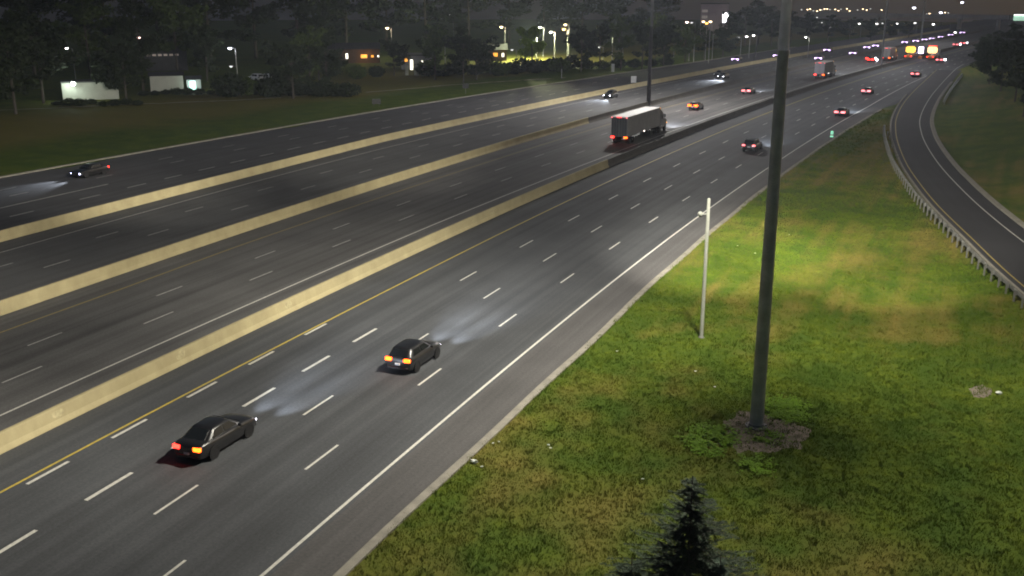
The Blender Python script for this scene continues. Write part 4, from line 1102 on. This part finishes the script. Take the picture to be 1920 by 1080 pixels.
spruce('tall dark spruce whose tip rises at the bottom centre right', ground(1299, 892, 5.6), 5.6, 4.4, 1, 'needle')
spruce('lower dark spruce beside the tall one, cut off at the bottom edge on its left', ground(1185, 1045, 3.0), 3.0, 2.8, 2, 'needle')
spruce('pale green young spruce in front of the tall one, at the bottom edge', ground(1352, 1040, 3.4), 3.4, 1.2, 3, 'needle_b')

# ------------------------------------------------------------------ buildings beyond the verge
M['wall_white'] = mat('white_wall', (.42, .43, .39), .8, .12, .6)
M['wall_grey'] = mat('grey_wall', (.20, .20, .20), .8, .15, .5)
M['wall_pink'] = mat('pink_wall', (.36, .27, .27), .8, .12, .2)
M['wall_brown'] = mat('brown_wall', (.10, .065, .045), .8, .15, .5)
M['roof_dark'] = mat('dark_roof', (.05, .05, .055), .8, .2, .8)
M['win_amber'] = emit('amber_window', (1.0, .42, .06), 1.1)
M['win_white'] = emit('white_window', (1.0, .93, .75), 2.4)
M['win_teal'] = emit('teal_doorway', (.45, .95, .80), 1.3)
M['win_dim'] = emit('dim_window', (.6, .5, .45), .12)
def building(name, label, cat, pl, pr, base_y, dist, h, depth, wall, roof='flat', wins=(), doors=()):
    """front wall between two pixel columns at a distance; parts: wall, roof, windows with frames and panes, doors"""
    a, b_ = tpos(pl, dist), tpos(pr, dist); a.z = b_.z = min(a.z, b_.z)
    w = (b_ - a).length; rz = math.atan2(b_.y - a.y, b_.x - a.x); t = thing(name, label, cat, a, rz)
    MB().box((w / 2, depth / 2, h / 2), (w, depth, h)).obj('wall', M[wall], t)
    if roof == 'flat': MB().bevbox((w / 2, depth / 2, h + .12), (w + .4, depth + .4, .28), .04).obj('roof', M['roof_dark'], t)
    else:
        MB().add([(-.3, -.3, h), (w + .3, -.3, h), (w + .3, depth + .3, h), (-.3, depth + .3, h), (-.3, depth / 2, h + roof), (w + .3, depth / 2, h + roof)], [(0, 1, 5, 4), (2, 3, 4, 5), (0, 4, 3), (1, 2, 5), (3, 2, 1, 0)]).obj('roof', M['roof_dark'], t)
    for (x, z, ww, hh, m) in wins:
        f = MB().box((x * w, -.04, z), (ww + .16, .08, hh + .16)).obj('window', M['sign_back'], t)
        nn = max(1, int(ww / 1.0))
        for i in range(nn): MB().box((x * w - ww / 2 + ww * (i + .5) / nn, -.09, z), (ww / nn - .06, .04, hh)).obj('pane', M[m], f)
    for (x, ww, hh, m) in doors:
        MB().box((x * w, -.05, hh / 2), (ww, .10, hh)).obj('door', M[m], t)
    return t
building('trailer_shed', 'long low white shed on the left with a bright lamp on its wall', 'building', 108, 215, 172, 226, 3.6, 4, 'wall_white', 'flat')
building('storage_shed', 'pale shed with a sloping top edge between the dark trees at the left', 'building', 276, 339, 160, 240, 3.4, 5, 'wall_white', .7)
GH = building('gatehouse', 'small hut with a glowing turquoise doorway right of the pale shed', 'building', 345, 372, 160, 242, 2.3, 3, 'wall_grey', .8, doors=[(.40, 1.35, 2.0, 'win_teal')])
lamp('POINT', 'doorway_light', GH, (1.2, -2.2, 1.6), 420, (.75, 1, .92), .3)
building('warehouse', 'dark warehouse with faint windows behind the pale shed', 'building', 268, 350, 140, 300, 5.6, 14, 'roof_dark', 'flat', wins=[(.12 + .13 * i, 4.3, 1.0, .5, 'win_dim') for i in range(6)])
RS = building('restaurant', 'low building with orange lit windows in the trees left of centre', 'building', 612, 712, 112, 318, 4.2, 12, 'wall_brown', 1.6,
         wins=[(.12, 2.3, 2.4, 1.1, 'win_dim'), (.38, 2.2, .7, 1.5, 'win_white'), (.70, 2.1, 1.9, 1.0, 'win_amber'), (.86, 2.1, .8, .6, 'win_amber'), (.97, 2.1, .5, .5, 'win_white')])
lamp('POINT', 'window_spill', RS, (11.5, -2.5, 2.4), 150, (1, .5, .12), .4)
building('fuel_station_shop', 'small shop with a bright white doorway right of the orange windows', 'building', 752, 812, 125, 290, 4.0, 9, 'wall_grey', 'flat', wins=[(.15, 2.9, .9, 1.0, 'win_amber'), (.66, 2.2, .45, 1.1, 'win_white'), (.9, 2.6, .4, .4, 'win_dim')], doors=[(.32, .7, 2.9, 'win_white')])
building('cottage', 'small orange lit house behind the trees near the bright green tree', 'building', 915, 950, 105, 325, 3.5, 8, 'wall_brown', 1.5, wins=[(.4, 2.0, 1.4, 1.1, 'win_amber'), (.8, 1.9, .7, 1.1, 'win_white')])
building('office_block', 'broad pinkish building with a lit face behind the far trees', 'building', 1310, 1362, 38, 560, 15.5, 20, 'wall_pink', 'flat', wins=[(.15, 12, 3, 1.5, 'win_dim'), (.15, 9, 3, 1.5, 'win_dim')])
for px, lab in ((763, 'left'), (781, 'right')):
    p = on_ground(px, 141); t = thing('storage_tank', 'white upright tank below the small lit shop, %s one of two' % lab, 'tank', p, group='white tanks below the shop')
    w = .42 if lab == 'left' else .62
    MB().lathe([(w, 0), (w, 2.2), (w * .6, 2.5), (.08, 2.6)], 14).obj('shell', M['wall_white'], t, True); MB().lathe([(.1, 2.55), (.1, 2.8)], 8).obj('cap', M['pale_steel'], t)
for px, py, lab in ((476, 132, 'left'), (497, 136, 'right')):
    p = tpos(px, 262); o = place_car('suv', 0, 0, 'pale vehicle parked behind the hedge left of centre, %s one' % lab, 'white', loc=p, group='parked vehicles behind the hedge', head='headlamp_dim', tail='tail_red')
    o.rotation_euler = (0, 0, 1.2)
    for ch in o.children:
        if ch.name.split('.')[0] in ('tail_light', 'headlight'): override(ch, M['glass'])

# ------------------------------------------------------------------ street lamps beyond the verge
def street_lamp(label, px, py, h, m, r=.34, energy=0, col=(1, .9, .7), arm=1.2, pole='pale_steel', dist=None, group='street lamps beyond the highway'):
    if dist: q = at_dist(px, py, dist)
    else: q = ground(px, py, h)
    b_ = Vector((q.x, q.y, gz(q.x, q.y))); hh = max(1.5, q.z - b_.z)
    t = thing('street_lamp', label, 'street lamp', b_, YAW, group)
    MB().lathe([(.13, -.1), (.11, hh * .5), (.08, hh - .1)], 8, c=(arm, .3, 0)).obj('pole', M[pole], t, True)
    MB().tube((arm, .3, hh - .15), (0, 0, hh + .12), .06, .05, 6).obj('arm', M[pole], t)
    hd = MB().bevbox((0, 0, hh + .14), (r * 2.4, r * 1.8, .18), .04).obj('lamp_head', M['dark_steel'], t)
    MB().lathe([(r * .4, -r * .75), (r * .85, -r * .45), (r, 0), (r * .9, .08)], 12, c=(0, 0, hh)).obj('globe', M[m], t, True)
    if energy: lamp('POINT', 'street_light', t, (0, -.2, hh - r - .25) if energy < 20000 else (0, -1.6, hh - r - 1.2), energy, col, .25)
    return t
for nm, c, s in (('lamp_white', (1, .96, .92), 7), ('lamp_cool', (.86, .86, 1.0), 9), ('lamp_warm', (1, .72, .42), 7), ('lamp_orange', (1, .50, .10), 4), ('lamp_pink', (1, .62, .55), 7), ('lamp_dim', (.9, .9, .85), 1.1), ('lamp_green', (.9, 1, .72), 5)):
    M[nm] = emit(nm, c, s)
LAMPS = [
 ('street lamp with a clean white globe at the upper left', 125, 90, 8, 'lamp_white', .38, 900, (1, .95, .85)),
 ('tiny pale lamp high above the white globe at the upper left', 115, 60, 9, 'lamp_dim', .24, 0, None),
 ('pinkish orange street lamp above the left trees', 260, 70, 9, 'lamp_pink', .42, 0, (1, .6, .25)),
 ('bright blue white street lamp on a lit pole above the left hedge', 431, 90, 8.5, 'lamp_cool', .45, 1500, (.9, .92, 1)),
 ('small lower lamp beside the bright blue white street lamp', 433, 124, 5, 'lamp_dim', .36, 0, None),
 ('warm white street lamp above the orange lit building', 726, 52, 10, 'lamp_warm', .50, 3000, (1, .75, .45)),
 ('small white lamp high in the trees left of centre', 845, 27, 10, 'lamp_white', .50, 0, None),
 ('small dim lamp low in the trees left of centre', 826, 74, 8, 'lamp_dim', .36, 0, None),
 ('warm lamp above the small orange house', 940, 50, 10, 'lamp_warm', .50, 2500, (1, .7, .4)),
 ('white lamp at the left top of the bright green tree', 999, 54, 10, 'lamp_green', .55, 26000, (.95, 1, .55)),
 ('white lamp at the right top of the bright green tree', 1012, 51, 10, 'lamp_green', .45, 1200, (1, 1, .8)),
 ('slim white lamp on a lit pole right of the bright green tree', 1033, 60, 9, 'lamp_white', .42, 1600, (1, .95, .75)),
 ('upper of two orange lamps right of the bright green tree', 1060, 46, 11, 'lamp_warm', .48, 0, None),
 ('lower of two orange lamps right of the bright green tree', 1057, 54, 10, 'lamp_orange', .48, 1200, (1, .6, .25)),
 ('white lamp alone in the dark trees left of the middle mast', 1142, 60, 9, 'lamp_white', .38, 1500, (.9, 1, .95)),
 ('dim white lamp low in the trees right of the orange house', 960, 93, 5, 'lamp_dim', .4, 0, None),
 ('dim lamp low beneath the dark trees left of the middle mast', 1124, 88, 5, 'lamp_dim', .42, 300, (1, .85, .8)),
 ('dim yellow lamp low beneath the trees beside the middle mast', 1161, 90, 5, 'lamp_dim', .42, 500, (1, .9, .5)),
 ('pink white lamp right of the middle mast', 1288, 41, 12, 'lamp_pink', .48, 1200, (1, .7, .6)),
 ('small lamp touching the pink white lamp on its right', 1297, 42, 12, 'lamp_dim', .38, 0, None),
 ('left of three orange lamps below the pinkish building', 1319, 40, 12, 'lamp_warm', .46, 0, None),
 ('middle of three orange lamps below the pinkish building', 1325, 43, 12, 'lamp_orange', .50, 900, (1, .6, .2)),
 ('right of three orange lamps below the pinkish building', 1332, 40, 12, 'lamp_warm', .46, 0, None),
 ('dim lamp in the trees right of the middle mast', 1295, 77, 6, 'lamp_dim', .42, 600, (.9, 1, .9)),
 ('white lamp in the trees, left of a pair of slim lamps', 1384, 70, 6, 'lamp_dim', .5, 0, None),
 ('left of two slim pale lamps in the trees beyond the curve', 1400, 68, 7, 'lamp_white', .42, 800, (1, 1, .8)),
 ('right of two slim pale lamps in the trees beyond the curve', 1413, 66, 7, 'lamp_white', .42, 800, (1, 1, .8)),
 ('dim lamp in the dark trees just left of the tall mast', 1456, 38, 10, 'lamp_dim', .42, 0, None),
 ('slim lit lamp over pale ground right of the tall mast', 1511, 69, 7, 'lamp_dim', .5, 1200, (1, 1, .8)),
]
for (lab, x, y, h, m, r, e, c) in LAMPS: street_lamp(lab, x, y, h, m, r, (e * 2.0 if 'green tree' in lab else e * .3 if e > 1000 else 0), c or (1, 1, 1))
FAR = [(1611, 44, 560, 'lamp_white', .55), (1644, 44, 560, 'lamp_white', .6), (1655, 43, 575, 'lamp_dim', .6), (1672, 46, 560, 'lamp_warm', .95), (1682, 44, 570, 'lamp_white', .5), (1716, 43, 575, 'lamp_white', .6), (1750, 45, 580, 'lamp_white', .6),
       (1714, 14, 640, 'lamp_cool', .9), (1764, 23, 640, 'lamp_cool', .85), (1804, 4, 600, 'lamp_cool', .7), (1532, 32, 700, 'lamp_dim', .6), (1527, 42, 650, 'lamp_dim', .6), (1511, 43, 650, 'lamp_dim', .55), (1541, 42, 650, 'lamp_dim', .5), (1552, 42, 650, 'lamp_dim', .5), (1556, 51, 620, 'lamp_dim', .6), (1528, 53, 620, 'lamp_dim', .5),
       (1594, 47, 620, 'lamp_dim', .5), (1597, 53, 600, 'lamp_dim', .5), (1790, 70, 560, 'lamp_white', .55), (1697, 66, 560, 'lamp_dim', .6), (1780, 33, 640, 'lamp_dim', .6)]
for (x, y, d, m, r) in FAR: street_lamp('distant %s lamp among the far lights at the top right' % ({'lamp_white': 'white', 'lamp_dim': 'faint', 'lamp_warm': 'warm', 'lamp_cool': 'blue white'}[m]), x, y, 0, m, r, 0, dist=d, group='distant %s lamps' % m[5:])
for i, x in enumerate([1503, 1514, 1519, 1525, 1532, 1538, 1541, 1546, 1551, 1556, 1566, 1572, 1577, 1588, 1593, 1608, 1618, 1625, 1632, 1653, 1728, 1738, 1743, 1772, 1778]):
    street_lamp('tiny light in the distant row on the horizon', x, 18 + rnd.uniform(-2, 2.5) + (6 if x > 1700 else 0), 0, 'lamp_warm' if i % 3 else 'lamp_dim', .62, 0, dist=880 + 6 * i, group='row of lights on the horizon')
# wall lamp on the white shed
t = thing('wall_lamp', 'bright green white lamp on the wall of the long white shed', 'lamp', at_dist(137, 157, 224.5), YAW)
MB().lathe([(.16, -.42), (.42, -.2), (.5, 0), (.35, .3), (.12, .36)], 12).obj('globe', emit('lamp_green_white', (.86, 1.0, .88), 10), t, True)
MB().box((0, .5, .1), (.1, 1.0, .1)).obj('bracket', M['dark_steel'], t)
lamp('POINT', 'wall_light', t, (0, -.9, 0), 500, (.85, 1, .85), .3)
# tall illuminated sign right of the pinkish building
q = at_dist(1360, 30, 540); b_ = Vector((q.x, q.y, gz(q.x, q.y)))
t = thing('lit_sign', 'bright white illuminated sign at the right end of the pinkish building', 'sign', b_, YAW)
MB().lathe([(.25, 0), (.2, q.z - b_.z - 2.5)], 10).obj('pole', M['dark_steel'], t)
MB().loft([[(x, y, q.z - b_.z + z) for x, z in ((-1.1, -3.2), (.2, -3.0), (.9, -.6), (1.9, 0), (2.0, 1.6), (-1.4, 1.8))] for y in (.25, -.25)]).obj('panel', emit('sign_white', (.95, .93, 1), 7), t)
# overpass where the highway leaves the view
c = rd(640, -25); rz = heading(640)
t = thing('overpass', 'pale overpass crossing the highway at the top right', 'bridge', c, rz)
M['bridge'] = mat('bridge_concrete', (.40, .37, .36), .85, .15, .3)
MB().box((-20, 0, 6.3), (170, 9, 1.1)).obj('deck', M['bridge'], t)
for y in (-4.6, 4.6): MB().box((-20, y, 7.3), (170, .3, 1.0)).obj('parapet', M['bridge'], t)
for x in (-62, -18, 2, 18, 40): MB().bevbox((x, 0, 2.4), (1.2, 6.5, 7.2), .2).obj('pier', M['bridge'], t)
# lit overhead sign by the right edge
q = at_dist(1911, 33, 470); b_ = Vector((q.x, q.y, gz(q.x, q.y)))
t = thing('overhead_sign', 'lit pale green overhead sign at the far right edge', 'sign', b_, YAW * .6)
MB().tube((-3.6, .2, 0), (-3.6, .2, q.z - b_.z + 1), .18).tube((-3.6, .2, q.z - b_.z + .8), (7, .2, q.z - b_.z + .8), .12).obj('gantry', M['dark_steel'], t)
MB().bevbox((1.6, 0, q.z - b_.z), (7.5, .2, 2.4), .05).obj('panel', emit('sign_green', (.50, .82, .62), .55), t)
MB().bevbox((1.6, -.2, q.z - b_.z + 1.0), (7.3, .25, .35), .05).obj('light_strip', emit('strip_light', (.95, 1, .97), 3), t)

# thin dirt track along the top of the far verge
M['track'] = mat('dirt_track', (.26, .23, .16), .95, .3, 1.5)
tk = [on_ground(x, y) for x, y in ((-150, 212), (0, 207), (200, 198), (420, 189), (560, 180), (700, 172), (840, 160), (960, 152), (1060, 146))]
a = resample(_spl(np.array([(p.x, p.y) for p in tk]), 80), 120); mb = MB()
for q, k in zip(a, shift(a, 1.0) - a):
    for e in (-.45, .45): x, y = q + k * e; mb.v.append((x, y, gz(x, y) + .05))
for i in range(len(a) - 1): mb.f.append((2 * i, 2 * i + 1, 2 * i + 3, 2 * i + 2))
mb.obj('dirt_track', M['track'], kind='structure')

# ------------------------------------------------------------------ haze
HAZE = True
if HAZE:
    hz = MB().box((0, 1900, -60), (4900, 4200, 200)).obj('haze', None, label='thin night haze over the whole valley', kind='stuff')
    m = bpy.data.materials.new('haze'); m.use_nodes = True; m.node_tree.nodes.clear()
    v = m.node_tree.nodes.new('ShaderNodeVolumePrincipled'); v.inputs['Density'].default_value = .00015; v.inputs['Color'].default_value = (.70, .78, 1, 1); v.inputs['Anisotropy'].default_value = 0.0
    o = m.node_tree.nodes.new('ShaderNodeOutputMaterial'); m.node_tree.links.new(v.outputs[0], o.inputs['Volume'])
    hz.data.materials.append(m)
